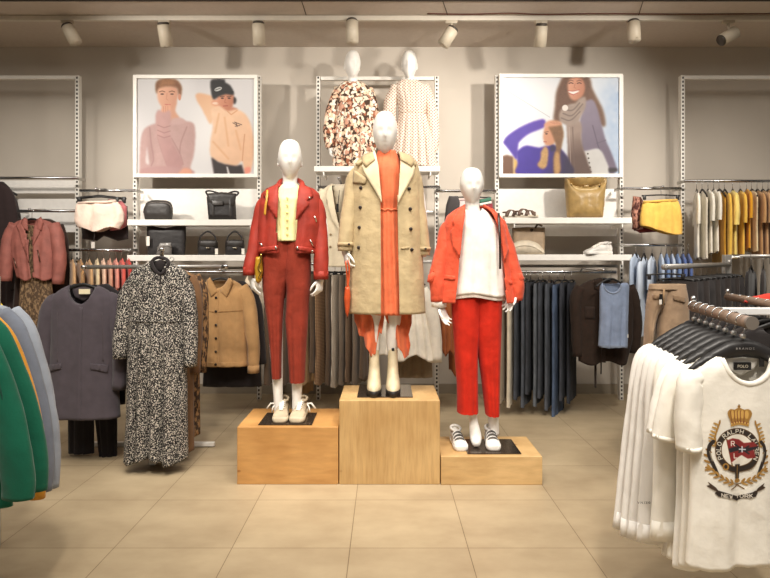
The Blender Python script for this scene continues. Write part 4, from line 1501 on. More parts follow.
patch('pocket_flap', bz, [(440.5, 274), (453, 275.5), (452.7, 279.5), (440.3, 278.5)], m_cor, B3, .008, .005)
patch('pocket_flap', bz, [(506, 280), (514, 279.5), (514, 283), (506, 283.5)], m_cor, B3, .008, .005)
buttons(B3, bz, [(452.8, 222.5)], .007, M_BUTTON)
add('bag_strap', *tube([P(498.6 + .35 * k - .02 * k * k, 213 + k * 5.6, 3.9 - (.09, .125, .145, .16, .168, .17, .17, .17, .17, .168, .165)[k]) for k in range(11)], 0, 8, flat=([.0075] * 11, [.003] * 11)), plain((44, 26, 18), .4, name='dark_strap'), M3)
m_wsh = leather((236, 232, 226), .5)
add('sock', *sleeve([(492.8, 411, d + .01, 5, .045), (493.6, 424, d + .03, 5, .045), (494.2, 434, d + .04, 5, .046)], wob=None, cap=True), m_sock, M3)
q = G(495, 451, ZR + .008); q.y += .12
s_ = bpy.data.objects.new('sneaker', None); COL.objects.link(s_); s_.parent = M3; WL[s_.name] = WL[M3.name].copy()
shoe_parts(s_, q, -.03, .24, m_wsh, plain((228, 224, 218), .6, name='rubber'), m_lace, straps=3, laces=False, height=.085)
q = G(460.3, 451.5, ZR + .001); q.y += .12
s_ = thing('sneaker', 'loose white strap sneaker standing beside the bare mannequin foot on the low plinth', 'shoe', q)
shoe_parts(s_, q, .10, .24, m_wsh, plain((228, 224, 218), .6, name='rubber'), m_lace, straps=3, laces=False, height=.085)

# ================================================================== SHELF MANNEQUINS
d = 5.73
for k, (lab, hx, rows, sl, hand, mat_, part) in enumerate((
        ('white mannequin in a brown and cream floral dress on the high shelf', 352.5,
         [(82, 344.5, 361, .05), (85.5, 339, 367, .075), (91, 336, 370.5, .1), (110, 336, 371.5, .118), (140, 334, 374, .125), (168, 332.5, 376, .13)],
         [[(340, 89, d, 6, .06), (333.5, 108, d, 6.3, .06), (329.5, 130, d - .02, 6, .055), (330, 143, d - .03, 5, .05), (330.8, 148.5, d - .03, 3.4, .035)],
          [(367, 90, d, 6, .06), (373, 110, d, 5.5, .058), (374.5, 132, d, 5.2, .055), (373.5, 148, d, 3.4, .035)]], (330.5, 148), M_FLORAL, 'floral_dress'),
        ('white mannequin in a cream dotted dress on the high shelf', 409.3,
         [(80, 402, 417, .05), (83.5, 396.5, 422, .075), (89, 393, 427.5, .1), (104, 398, 426.5, .112), (114, 399, 425.5, .1), (119, 398, 427, .11), (140, 393.5, 433, .12), (168, 388.5, 437.5, .13)],
         [[(397, 87, d, 6, .06), (391, 102, d, 6.3, .06), (390, 118, d - .02, 5.5, .055), (395, 132, d - .04, 4.5, .045), (399, 140, d - .05, 3.2, .035)],
          [(423, 87, d, 6, .06), (430, 106, d, 6, .06), (433, 128, d, 5.8, .058), (433, 146, d, 5.2, .052), (431.5, 154, d, 3.2, .035)]], None, M_DOT, 'dotted_dress'))):
    t = thing('mannequin', lab, 'mannequin', (P(hx, 0, d).x, d, Z_DRS + .002), 'dressed mannequins on the high shelf')
    hands = [(P(hand[0], hand[1], d - .03), (.1, -.2, -1), (.9, -.3, 0), (.3, -1, 0), .85, .6)] if hand else []
    arms = [[(a[0], a[1], a[2], .03) for a in q] for q in sl]
    figure(t, 'body', d, (hx, 51.5, 80, 16), [(hx, 72, d + .02, .05), (hx + .6, 82, d, .045), (hx + 1, 88, d, .055)],
           [(hx + 1, 88, d, .06), (hx + 1, 105, d, .08), (hx + 2, 130, d, .07), (hx + 2, 158, d, .07)], arms, hands, [], voxel=.0062, yaw=.3 if k == 0 else -.15)
    add('stand_base', *lathe((P(hx + 2, 0, d).x, d, Z_DRS + .002), [(.11, 0), (.11, .008), (.02, .012), (.02, .1)], 24), M_STEEL, t)
    bd = Body(rows, d, .1, folds=(.016, 5 if k == 0 else 6, .5 + k), N=110, M=60, fstart=.25 if k == 0 else .42, neck=(hx + .7, 7.5, 1.5))
    o = add(part, bd.V, bd.F, mat_, t, solid=.003)
    for q in sl:
        add('sleeve', *sleeve(q, wob=(.08, 2.5, .3)), mat_, o, solid=.003)
    if k == 1:
        add('waist_seam', *tube([bd.front(x, 114 + .4 * math.sin(x * 2), .003) for x in np.linspace(400, 425, 14)], .008, 6, wob=(.3, 5, 0)), mat_, o)

# ================================================================== BAGS AND SHOES ON THE SHELVES
DS = 5.68


def sz(py_shelf_z):
    return YH - (py_shelf_z - H) * F / DS


yb1, yb2, yr1, yr2 = sz(Z_BAG1) - .1, sz(Z_BAG2) - .1, sz(Z_R1) - .1, sz(Z_R2) - .1
m_bl = leather((58, 54, 52), .45); m_bk = leather((40, 36, 36), .5)
t = thing('handbag', 'rounded dark grey zipped bag on the upper shelf next to the pale pink shorts', 'bag', P(158, yb1, DS))
add('bag_body', *pillow(spline([(145, yb1), (143.5, 212), (145.5, 205), (149.5, 201), (158, 200), (168, 201), (172, 205), (173, 213), (172, yb1)], 4), DS, .06, R=6), m_bl, t)
add('zip', *tube(spline([P(145, 211, DS - .045), P(147.5, 204.5, DS - .05), P(153, 202.5, DS - .05), P(163, 202.5, DS - .05), P(170, 205, DS - .05), P(172, 212, DS - .045)], 4), .006, 6), plain((96, 90, 86), .4, .6, name='zip_metal'), t)
t = thing('satchel', 'black flap satchel with straps on the upper shelf beside the red jacket mannequin', 'bag', P(222, yb1, DS))
add('bag_body', *pillow(spline([(208.5, yb1), (207.5, 208), (207, 197), (210, 194), (220, 193.5), (232, 194), (235, 198), (236, 210), (236.5, yb1)], 4), DS, .07, R=5), m_bk, t)
add('flap', *pillow([(206.5, 193.5), (222, 192), (236.5, 193.5), (235, 204), (232, 207), (212, 206), (208, 203)], DS - .055, .02, R=4), m_bl, t)
add('buckle', *box(P(217.5, 203, DS - .085), (.10, .012, .045)), leather((74, 70, 68), .4), t, bevel=.004)
for x in (213, 230):
    add('strap', *box(P(x, 208, DS - .072), (.022, .01, .16)), m_bl, t, bevel=.003)
add('handle', *tube(spline([P(207.5, 195, DS), P(206, 191.5, DS), P(211, 191, DS), P(218, 193, DS)], 5), .009, 6), m_bk, t)
add('handle', *tube(spline([P(228, 193.5, DS), P(234, 191.5, DS), P(238.5, 192.5, DS), P(236, 196, DS)], 5), .009, 6), m_bk, t)
t = thing('tote_bag', 'flat black tote bag standing on the lower shelf behind the leopard dress', 'bag', P(166, yb2, DS))
add('bag_body', *pillow([(147.5, yb2), (146.5, 225.5), (165, 228), (186, 224.5), (186, 240), (185, yb2)], DS + .03, .03, R=5), m_bk, t)
add('price_tag', *box(P(148, 241, DS - .04), (.03, .002, .09)), plain((232, 226, 214), .6, name='paper'), t, smooth=False)
t = thing('clutch_bag', 'small shiny grey pouch in front of the black tote', 'bag', P(164, yb2, DS - .06))
add('pouch', *pillow([(156, yb2), (157, 247), (160, 243.5), (171, 243), (172, 249), (171.5, yb2)], DS - .06, .025, R=4), plain((120, 116, 112), .2, name='shiny_grey'), t)
add('fold', *pillow([(157.5, 248), (160, 243), (171, 242.5), (171.5, 247)], DS - .08, .012, R=3), plain((150, 146, 142), .2, name='shiny_grey'), t)
for k, (xa, xb, lab) in enumerate(((197.5, 218, 'small black handbag with looped handle next to the black tote'), (225, 244.5, 'small black handbag with looped handle nearest to the red jacket sleeve'))):
    t = thing('handbag', lab, 'bag', P((xa + xb) / 2, yb2, DS), 'small black handbags on the lower shelf')
    mx = (xa + xb) / 2
    add('bag_body', *pillow(spline([(xa + .5, yb2), (xa, 246), (xa + 1.5, 240.5), (mx, 240), (xb - 1.5, 240.5), (xb, 246), (xb - .5, yb2)], 3), DS, .05, R=5), m_bk, t)
    add('flap', *pillow([(xa + .5, 240.5), (mx, 239.5), (xb - .5, 240.5), (xb - 1, 246.5), (mx, 248.5), (xa + 1, 246.5)], DS - .045, .012, R=3), m_bl, t)
    add('handle', *tube(spline([P(xa + 2, 241, DS), P(xa + 3.5, 236, DS), P(mx, 231.5, DS), P(xb - 3.5, 236, DS), P(xb - 2, 241, DS)], 6), .008, 8), m_bk, t)
    add('clasp', *box(P(mx, 248, DS - .066), (.035, .008, .014)), plain((190, 180, 160), .25, 1.0, name='clasp'), t, bevel=.002)
    add('price_tag', *box(P(xb - 1.5, 251.5, DS - .06), (.028, .002, .055)), plain((232, 226, 214), .6, name='paper'), t, smooth=False)
# right-hand bay
t = thing('tote_bag', 'soft gold leather tote with pulled-up corners standing under the outdoor poster', 'bag', P(585, yr1, DS))
m_gold = leather((184, 152, 96), .4)
add('bag_body', *pillow(spline([(567, yr1), (566, 205), (565, 190), (564.5, 180), (567, 178.5), (570, 183), (576, 187), (586, 187), (596, 186), (601.5, 183), (604, 178), (606.5, 180), (605, 192), (604, 206), (602.5, yr1)], 3), DS, .09, L=2.5, R=12, folds=(.008, .35, .4)), m_gold, t)
add('top_fold', *pillow([(570, 184), (580, 188), (590, 188), (601, 185), (598, 191), (586, 193), (573, 191)], DS - .055, .02, R=3), leather((206, 176, 120), .4), t)
add('clasp', *box(P(586, 186, DS - .03), (.05, .02, .02)), m_gold, t, bevel=.004)
t = thing('tote_bag', 'flat taupe shopper standing on the lower shelf behind the cream pouch', 'bag', P(530, yr2, DS + .06))
add('bag_body', *pillow([(513, yr2), (512, 228), (528, 227), (545, 227.5), (545, 240), (544.5, yr2)], DS + .09, .03, R=4), leather((178, 154, 126), .5), t)
add('snap', *disc(P(531.5, 230, DS + .06), .016), plain((66, 50, 40), .4, name='snap'), t)
add('handle', *tube(spline([P(535, 228, DS + .05), P(538, 224.5, DS + .04), P(542, 226, DS + .05)], 5), .010, 6), leather((96, 80, 64), .5), t)
t = thing('clutch_bag', 'soft cream half-moon pouch lying in front of the taupe shopper', 'bag', P(530, yr2, DS - .04))
add('pouch', *pillow(spline([(510, yr2), (511, 246), (517, 241.5), (527, 240), (537, 243), (543, 249), (545.5, yr2)], 4), DS - .04, .05, R=7), leather((224, 210, 186), .5), t)
add('seam', *tube(spline([P(511, 250, DS - .085), P(520, 246, DS - .09), P(532, 246.5, DS - .09), P(542, 252, DS - .08)], 4), .004, 6), leather((196, 182, 156), .5), t)
m_sand = leather((116, 92, 78), .5)
for k, (x, yaw, lab) in enumerate(((515, 1.25, 'strappy taupe sandal nearer to the coral blazer on the upper shelf'), (526, 1.35, 'strappy taupe sandal with the raised strap on the upper shelf'))):
    q = P(x, yr1, DS - .02 + .05 * (1 - k)); q.z = Z_R1 + .001; q.y = DS - .04 + .11 * (1 - k)
    t = thing('sandal', lab, 'shoe', q, 'pair of sandals')
    Rm = Matrix.Rotation(yaw, 3, 'Z')
    T = lambda a, b_, c_: q + Rm @ Vector((a, b_, c_))
    rings = [[T(w * g, s * .22, z) for s, w in ((-.5, .012), (-.42, .034), (-.25, .042), (0, .034), (.25, .030), (.45, .028), (.5, .012))] + [T(-w * g, s * .22, z) for s, w in ((.5, .012), (.45, .028), (.25, .030), (0, .034), (-.25, .042), (-.42, .034), (-.5, .012))] for z, g in ((0, 1), (.012, 1.03), (.026, 1))]
    add('sole', *loft(rings), leather((222, 210, 190), .6), t)
    for s, hgt, w, dg_ in ((-.32, .040, .042, .0), (-.14, .055, .038, .16), (-.14, .055, .038, -.16), (.12, .07, .034, .2), (.12, .07, .034, -.2)):
        pts = [T(w * math.cos(a), (s + dg_ * math.cos(a)) * .22, .015 + hgt * math.sin(a)) for a in np.linspace(0.05, PI - .05, 11)]
        V = []
        for p_ in pts:
            V += [p_ + Rm @ Vector((0, -.014, -.002)), p_ + Rm @ Vector((0, .014, .002))]
        add('strap', V, [(2 * j, 2 * j + 1, 2 * j + 3, 2 * j + 2) for j in range(10)], m_sand, t, solid=.005)
    add('heel_strap', *tube([T(.028 * math.cos(a), (.33 + .16 * math.sin(a)) * .22, .062) for a in np.linspace(0, PI, 11)], .007, 6), m_sand, t)
for k, (x, yaw, lab) in enumerate(((596, 1.15, 'white low sneaker in front of its pair beside the shelf upright'), (603, 1.3, 'white low sneaker standing behind its pair beside the shelf upright'))):
    q = P(x, yr2, DS); q.z = Z_R2 + .001; q.y = DS - .02 + .13 * k
    t = thing('sneaker', lab, 'shoe', q, 'pair of white sneakers')
    shoe_parts(t, q, yaw * -1, .28, m_wsh, plain((230, 226, 220), .6, name='rubber'), m_lace, height=.085)

# ================================================================== HANGERS AND ROW GARMENTS
HP = hanger_local()
HC = clip_hanger_local()


def hang(px, py, d, rot, what, proto=None, scale=None, kind='hanger'):
    w = 'black clip hanger holding ' if proto is HC else 'black hanger holding '
    return dup(proto or HP, P(px, py, d) + Vector((0, 0, .016)), rot, w + what, None, scale=scale)


def top_local(name, length, sl, mat, th=.014, w=.2, seed=0.0, fold=.004):
    """a top on a hanger, root at the rail; sl: sleeve length (0 = sleeveless)"""
    t = thing(name, 'top', 'top', (0, 0, 0))
    z0 = -.112
    b_ = Body([(z0, -.075, .075, th * .6), (z0 - .018, -.12, .12, th * .8), (z0 - .055, -w, w, th), (z0 - .11, -w - .005, w + .005, th), (z0 - length * .6, -w + .01, w - .01, th * 1.1), (z0 - length, -w - .005, w + .005, th * 1.2)],
              0, th, px=False, folds=(fold, 4, seed), N=44, M=26, neck=(0, .07, .05), hem=(.012, 1.6, seed), wrinkle=.002)
    add('body', b_.V, b_.F, mat, t)
    if sl:
        for s in (-1, 1):
            pts = [(s * (w - .075), 0, z0 - .075, .012, th * .4), (s * (w - .02), 0, z0 - .07, .034, th * .9), (s * (w + .035), 0, z0 - .11, .058, th * 1.1), (s * (w + .06), 0, z0 - .11 - sl * .4, .055, th * 1.2), (s * (w + .055), .0, z0 - .08 - sl, .052 if sl < .35 else .038, th * 1.2)]
            S = spline(pts, 5)
            add('sleeve', *tube([Vector(q[:3]) for q in S], 0, 14, False, flat=([q[3] for q in S], [q[4] for q in S]), wob=(.1, 2, seed)), mat, t)
    return t


def trousers_local(name, length, mat, w=.17, flare=0.0, th=.016, seed=0.0):
    t = thing(name, 'trousers', 'trousers', (0, 0, 0))
    z0 = -.125
    V, Fc = [], []
    for s in (-1, 1):
        a, b_ = (-w, 0.0) if s < 0 else (0.0, w)
        cx = s * w * .56
        hw = .095 + flare
        bd = Body([(z0, a, b_, th), (z0 - .18, a - .01 * (s < 0), b_ + .01 * (s > 0), th * 1.2), (z0 - .3, cx - .085, cx + .085, th * 1.1), (z0 - length * .7, cx - hw * .8, cx + hw * .8, th), (z0 - length, cx - hw, cx + hw, th)],
                  0, th, px=False, folds=(.004, 2.2, seed + s), wrinkle=.002, N=32, M=26, hem=(.01, 1.5, seed))
        V, Fc = join((V, Fc), (bd.V, bd.F))
    add('legs', V, Fc, mat, t)
    wb = Body([(z0 + .012, -w, w, th * 1.05), (z0 - .03, -w - .002, w + .002, th * 1.12)], 0, th, px=False, N=40, M=5)
    add('waistband', wb.V, wb.F, mat, t)
    return t


def row(proto_for, items, py, what, place, grp, hproto=None, hdz=0.0):
    """items: (px, d, rot deg, key, material, z scale). Every garment gets a hanger of its own."""
    n = len(items)
    for i, (px, d, rot, key, mat, colour, zs) in enumerate(items):
        where = '%s on the %s' % (ORD[i] + ' from the left' if i < n - 1 else 'last at the right end', place)
        nm = '%s %s, %s' % (colour, what[key], where)
        r = dup(proto_for[key], P(px, py, d) + Vector((0, 0, .016)), math.radians(rot), nm, grp, mats={'body': mat, 'sleeve': mat, 'legs': mat, 'waistband': mat}, scale=(1, 1, zs))
        dup(hproto or HP, P(px, py, d) + Vector((0, 0, .016)), math.radians(rot), 'black %shanger, %s' % ('clip ' if hproto is HC else '', where))


white1 = fab((238, 232, 218), .8); white2 = fab((228, 220, 204), .8)
TS = top_local('knit_tee', .64, .24, white1, seed=.3)
TL = top_local('long_sleeve_tee', .66, .52, white1, seed=1.1)
TN = top_local('sleeveless_vest', .58, 0, white1, seed=2.0)
TW = top_local('wide_tee', .64, .26, white1, th=.022, w=.22, seed=2.7)
yel = fab((236, 190, 80), .8); yel2 = fab((244, 216, 124), .8); amb = fab((220, 158, 40), .8); mus = fab((198, 148, 48), .8)
tan1 = fab((190, 146, 98), .8); tan2 = fab((202, 162, 118), .8); crm = fab((226, 206, 168), .8)
PR = {'s': TS, 'l': TL, 'n': TN, 'w': TW}
WHAT = {'s': 'short-sleeved top', 'l': 'long-sleeved top', 'n': 'sleeveless top', 'w': 'wide-sleeved top'}
row(PR, [(696.5, 5.70, 66, 's', white1, 'white', 1.02), (702, 5.70, 74, 'n', white2, 'off-white', 1.1), (708, 5.70, 70, 's', white1, 'white', .96), (713.5, 5.70, 72, 's', white1, 'white', .94),
         (719, 5.70, 76, 'n', mus, 'dull mustard', 1.2), (724.5, 5.70, 70, 'l', yel, 'yellow', 1.08), (732.5, 5.70, 66, 'w', yel2, 'pale yellow', 1.0), (740, 5.70, 68, 's', yel, 'yellow', 1.0), (746.5, 5.70, 66, 's', amb, 'amber', .9),
         (751.5, 5.70, 72, 'n', crm, 'cream', 1.0), (757, 5.70, 70, 's', tan1, 'tan', 1.0), (762.5, 5.70, 70, 's', tan2, 'light tan', 1.0), (768, 5.70, 70, 's', tan1, 'tan', .98), (776, 5.70, 70, 'l', fab((40, 34, 32)), 'black', 1.05)],
    181, WHAT, 'high rail of yellow tops', 'tops on the high right rail')
pb = fab((176, 190, 210), .8); pb2 = fab((196, 206, 220), .8); blu = fab((112, 136, 178), .8); blu2 = fab((84, 104, 156), .8)
row(PR, [(636, 5.66, 58, 's', pb, 'pale blue', .9), (644, 5.66, 58, 'w', pb2, 'very pale blue', 1.14), (652, 5.66, 60, 's', pb2, 'very pale blue', 1.0)] +
    [(661 + 5.4 * k, 5.66, 68, 's', (pb, blu, pb, blu, blu2, blu2)[k], ('pale blue', 'mid blue', 'pale blue', 'mid blue', 'deep blue', 'deep blue')[k], .9) for k in range(6)],
    245, {'s': 'shirt', 'w': 'long shirt'}, 'rail of blue shirts', 'blue shirts on the lower right rail')
row(PR, [(72, 5.66, -58, 's', tan2, 'tan', .9), (80, 5.66, -58, 's', tan1, 'dark tan', .9), (88.5, 5.66, -58, 's', tan2, 'tan', .9)] +
    [(97 + 6.2 * k, 5.66, -62, 's', m_, c_, .85) for k, (m_, c_) in enumerate(((crm, 'cream'), (fab((232, 196, 172)), 'peach'), (fab((214, 160, 134)), 'dusty peach'), (fab((224, 150, 134)), 'salmon'), (fab((214, 96, 84)), 'coral red'), (fab((190, 60, 52)), 'red')))],
    250, {'s': 'small top'}, 'short rail below the pink shorts', 'small tops on the short left rail')

T1 = trousers_local('trousers', .98, tan1, seed=.4)
T3 = trousers_local('jeans', 1.06, tan1, w=.18, flare=.015, seed=1.4)
khaki = fab((158, 124, 84)); brn = fab((92, 74, 58)); gryb = fab((112, 98, 84)); wch = pattern_check((196, 184, 166), (120, 106, 92), 34); chk2 = pattern_check((128, 104, 80), (74, 54, 40), 30)
row({'t': T1}, [(276 + 8 * k, 5.47, 66, 't', (brn, fab((72, 56, 44)))[k % 2], ('dark brown', 'brown-black')[k % 2], 1.0 - .03 * (k % 2)) for k in range(3)] + [(303, 5.46, 68, 't', khaki, 'khaki', 1.1), (311, 5.46, 62, 't', fab((170, 134, 92)), 'tan', 1.0), (319, 5.46, 70, 't', brn, 'dark brown', .9), (327.5, 5.46, 58, 't', M_CHECK, 'brown checked', 1.0), (335, 5.46, 68, 't', brn, 'dark brown', 1.0),
               (341.5, 5.46, 64, 't', wch, 'pale checked', 1.02), (348, 5.46, 68, 't', gryb, 'grey-brown', 1.0), (354.5, 5.46, 66, 't', chk2, 'dark checked', .98), (361, 5.46, 68, 't', gryb, 'grey-brown', 1.0), (368, 5.46, 68, 't', brn, 'dark brown', .95)],
    264, {'t': 'trousers'}, 'low rail between the mannequins', 'trousers on the low rail', HC)
dj = [denim((74, 78, 86)), denim((60, 63, 70)), denim((90, 94, 100)), denim((52, 54, 60))]
row({'t': T3}, [(504, 5.44, 65, 't', fab((150, 132, 108)), 'beige', 1.0), (512.5, 5.44, 65, 't', fab((206, 194, 172)), 'cream', 1.03)] +
    [(519.5 + 5.9 * k + (0, .8, -.6, .9, -.4, .2)[k], 5.44, 64 + (k % 2), 't', dj[(k * 3 + 1) % 4], ('faded grey-blue', 'charcoal', 'grey-blue', 'dark')[(0, 3, 2, 1)[k % 4]] if False else ('charcoal', 'dark grey', 'grey', 'slate grey')[k % 4], (.97, 1.03, .93, 1.02, .96, 1.05)[k]) for k in range(6)] +
    [(558, 5.44, 60, 't', denim((74, 88, 112)), 'mid blue', 1.13), (564.5, 5.44, 62, 't', denim((54, 56, 64)), 'navy', .98), (571.5, 5.44, 63, 't', denim((40, 42, 50)), 'black', 1.0)],
    272, {'t': 'jeans'}, 'rail under the white sneakers', 'jeans and trousers on the low right rail', HC)


# ================================================================== FRONT-FACING GARMENTS
def garment(name, label, cat, px, py, d, grp=None):
    return thing(name, label, cat, P(px, py, d), grp)


def body(t, prof, d, th, mat, sleeves=(), part='body', solid=.004, wob=(.07, 2.3, .6), **k):
    b_ = Body(prof, d, th, **k)
    o = add(part, b_.V, b_.F, mat, t, solid=solid)
    for s in sleeves:
        add('sleeve', *sleeve(s, wob=wob), mat, t, solid=solid)
    return b_, o


# ---- floor rack on the left: jacket, trousers, dress
rk = thing('garment_rack', 'white and chrome floor rack between the grey jacket and the leopard dress', 'clothes rack', (P(155, 0, 4.16).x, 4.2, 0))
a, c_ = P(84, 267, 4.3), P(226, 266.5, 4.3)
add('cross_bar', *tube([a, c_], .015, 14), M_STEEL, rk)
add('end_cap', *tube([c_ + Vector((-.03, 0, 0)), c_ + Vector((.014, 0, 0)), c_ + Vector((.018, 0, 0))], [.018, .018, .01], 14), M_CHROME, rk)
for px in (168,):
    q = P(px, 267, 4.3)
    add('post', *box((q.x, 4.33, q.z / 2 + .02), (.03, .03, q.z)), M_WHITE, rk, smooth=False, bevel=.003)
    add('foot', *box((q.x, 4.2, .022), (.045, .40, .03)), M_WHITE, rk, smooth=False, bevel=.004)
add('base_bar', *box((P(152, 0, 4.42).x, 4.42, .022), (.94, .035, .03)), M_WHITE, rk, smooth=False, bevel=.004)
for px, dz, dy in ((83, .0, .34), (163, .118, .37)):
    q = P(px, 267, 4.3); q.x += (P(83, 0, 3.96).x - q.x) * 0
    q2 = Vector((P(px, 0, 3.95).x, 4.3 - dy, q.z + dz))
    add('arm', *tube([q, q2], .011, 10), M_CHROME, rk)
    add('arm_stop', *lathe(q2, [(.012, -.01), (.018, -.004), (.018, .012), (.008, .018)], 14), M_CHROME, rk)

t = garment('jacket', 'charcoal collarless wool jacket with flap pockets on the left floor rack', 'jacket', 84, 418, 3.98)
m_tw = fab((76, 69, 75), .95, .12, .15, wscale=14)
sl_ = [[(62, 301, 3.99, 4, .03), (56.5, 300, 3.99, 6.5, .045), (51.5, 308, 3.99, 8.5, .055), (46.5, 330, 3.98, 8, .055), (44.5, 356, 3.97, 7.5, .05), (44, 388, 3.97, 6.6, .048)],
       [(106, 300, 3.99, 4, .03), (111.5, 299, 3.99, 6.5, .045), (116, 308, 3.99, 7.2, .05), (118.5, 330, 3.98, 7, .05), (120.5, 360, 3.97, 6.6, .05), (119, 389, 3.97, 6, .048)]]
jb, jo = body(t, [(285, 70, 97, .03), (290, 60, 107, .05), (297, 52, 115, .06), (312, 51, 117, .07), (340, 52, 116, .075), (370, 51, 117, .08), (417, 48.5, 119.5, .085)], 3.98, .07, m_tw, sl_, neck=(83.5, 13.5, 19), folds=(.005, 2.4, .4), N=96, M=52, dip_back=.2)
patch('placket', jb, [(85.3, 306), (88, 306), (87.6, 417), (84.8, 417)], m_tw, t, .004, .004)
patch('pocket_flap', jb, [(50.8, 364), (67.5, 361), (68, 366.5), (51, 371)], m_tw, t, .007, .005)
patch('pocket_flap', jb, [(96.5, 361.5), (112.5, 363.5), (112.2, 371), (96.5, 367)], m_tw, t, .007, .005)
for x0, x1 in ((62, 63), (106, 107)):
    patch('seam', jb, [(x0, 312), (x0 + .7, 312), (x1 + 1, 360), (x1, 360)], fab((74, 66, 70), .95), t, .002, .002)
add('lining', *pillow([(71, 287), (84, 284.5), (96, 287), (92, 298), (84, 302), (75, 298)], 3.99, .012, L=3), fab((70, 62, 66), .6), t)
add('neck_label', *box(P(84.5, 291.5, 3.955), (.075, .002, .034)), plain((232, 220, 186), .7, name='woven_label'), t, smooth=False)
hang(83, 272, 3.98, 0, 'the charcoal collarless jacket')
t = garment('jacket', 'black jacket hanging directly behind the charcoal collarless jacket', 'jacket', 84, 420, 4.09)
body(t, [(284, 74, 108, .03), (290, 62, 116, .03), (297, 56, 124, .03), (330, 52, 126, .035), (404, 51, 125, .04)], 4.13, .035, fab((36, 32, 34), .9), [[(116, 293, 4.09, 7, .03), (124, 310, 4.09, 6, .03), (127, 350, 4.09, 5.5, .03), (126, 386, 4.09, 5, .03)]], neck=(90, 12, 6), folds=(.005, 3, 1.4), N=60, M=30)
t = garment('trousers', 'black wide trousers hanging below the charcoal collarless jacket', 'trousers', 92, 456, 4.12)
V, Fc = [], []
for rows in ([(330, 66, 92, .02), (400, 68, 94, .025), (453, 68.5, 94, .03)], [(330, 92, 116, .02), (400, 93, 117, .025), (456, 99.5, 117, .03)]):
    q = Body(rows, 4.22, .025, folds=(.008, 3, rows[0][1]), N=40, M=24)
    V, Fc = join((V, Fc), (q.V, q.F))
add('legs', V, Fc, fab((32, 28, 30), .9), t)
add('waistband', *box(P(91, 331, 4.22), (.36, .05, .04)), fab((32, 28, 30), .9), t, bevel=.01)

t = garment('dress', 'long black and white speckled dress with high neck on the left floor rack', 'dress', 158, 460, 3.900)
sl_ = [[(141, 281, 3.920, 4, .03), (135, 281, 3.920, 6.5, .045), (129, 292, 3.920, 7.6, .052), (125, 312, 3.910, 7.6, .052), (121.5, 335, 3.890, 7.2, .05), (120.7, 358, 3.880, 6.6, .048)],
       [(176, 283, 3.920, 4, .03), (182, 283, 3.920, 6.5, .045), (187.5, 294, 3.920, 7, .05), (189.5, 314, 3.910, 7, .052), (190.5, 340, 3.890, 6.5, .05), (190.5, 366, 3.880, 5.8, .048)]]
db_, do = body(t, [(261, 150, 169, .035), (266, 141, 177, .045), (272, 131, 187, .055), (285, 128.5, 189, .065), (318, 130, 184, .07), (324, 129.5, 184, .07), (345, 128.5, 186, .08), (420, 127, 187, .08), (459, 124.5, 187.5, .085)], 3.900, .07, M_SPK, sl_, neck=(159.5, 9, 13), folds=(.021, 4.6, .7), N=140, M=80, hem=(.02, 1.5, 2.2), fstart=.22)
add('waist_seam', *tube([db_.front(x, 320.5, .002) for x in np.linspace(130.5, 183.5, 20)], .006, 6), M_SPK, t)
add('collar', *tube(spline([P(151.5, 262, 3.870), P(155, 258.5, 3.900), (P(160, 257.5, 3.920)), P(165, 258.5, 3.900), P(168.5, 262, 3.870), P(166, 269, 3.850), P(160.5, 274, 3.835), P(154, 269, 3.850), P(151.5, 262, 3.870)], 4), .011, 8), fab((36, 30, 30)), t)
add('inner_lining', *pillow([(152, 262), (160, 259.5), (168, 262), (165, 270), (160, 273), (155, 270)], 3.910, .01, L=3), fab((40, 34, 34)), t)
add('placket', *pillow([(159.3, 273), (161.3, 273), (161.5, 285), (159.6, 285)], 3.833, .004, L=3), fab((44, 38, 36)), t)
hang(160, 252, 3.920, 0, 'the long speckled dress')
for k, (d_, dx, m_, nm) in enumerate(((4.10, 5, fab((112, 82, 56)), 'brown dress just visible behind the speckled dress'), (4.20, 11, M_BRN, 'brown animal-print dress hanging furthest behind the speckled dress'))):
    t = garment('dress', nm, 'dress', 160 + dx, 458 - 18 * k, d_)
    body(t, [(269, 150 + dx, 172 + dx, .03), (279, 136 + dx, 188 + dx, .035), (300, 135 + dx, 189.5 + dx, .038), (340, 138 + dx, 188 + dx, .04), (452 - 16 * k, 136 + dx, 189 + dx, .045)], d_, .04, m_,
         [[(183 + dx, 277, d_, 6, .03), (191 + dx, 292, d_, 5.5, .03), (192 + dx, 330, d_, 5, .03), (190 + dx, 372, d_, 4.6, .03)]], neck=(161 + dx, 10, 6), folds=(.01, 4, k), N=80, M=40, hem=(.02, 2, 1))
    hang(161 + dx, 259, d_, 0, 'the ' + nm.replace(' just visible', '').replace(' hanging furthest', ''))

# ---- wall rail on the left: dusty pink jacket etc.
d = 5.5
t = garment('jacket', 'dusty pink faux suede jacket over a snake print dress on the left wall rail', 'jacket', 35, 284, d)
m_dp = leather((172, 103, 92), .7)
pj, po = body(t, [(219, 24, 41, .03), (222, 17, 50, .05), (227, 11, 57, .065), (245, 11.5, 56, .075), (262, 14, 55, .08), (279, 18.5, 54.5, .085)], d, .07, m_dp,
              [[(16, 225, d, 6.5, .05), (10, 238, d, 6.2, .055), (7, 258, d - .01, 6, .055), (5.5, 281, d - .02, 5.2, .05)], [(52, 225, d, 6.5, .05), (57.5, 238, d, 6.2, .055), (59.5, 258, d - .01, 5.8, .055), (58, 284, d - .02, 5, .05)]],
              folds=(.006, 3.5, .5), N=96, M=44, hem=(.015, 2, .5), holes=[[(25, 214), (40, 214), (37, 238), (39, 283), (36, 283), (34, 245), (30, 232)]])
patch('lapel', pj, [(24, 219), (30, 231), (34, 246), (35, 262), (29, 248), (24, 232), (20.5, 226)], m_dp, t, .012, .006, L=3)
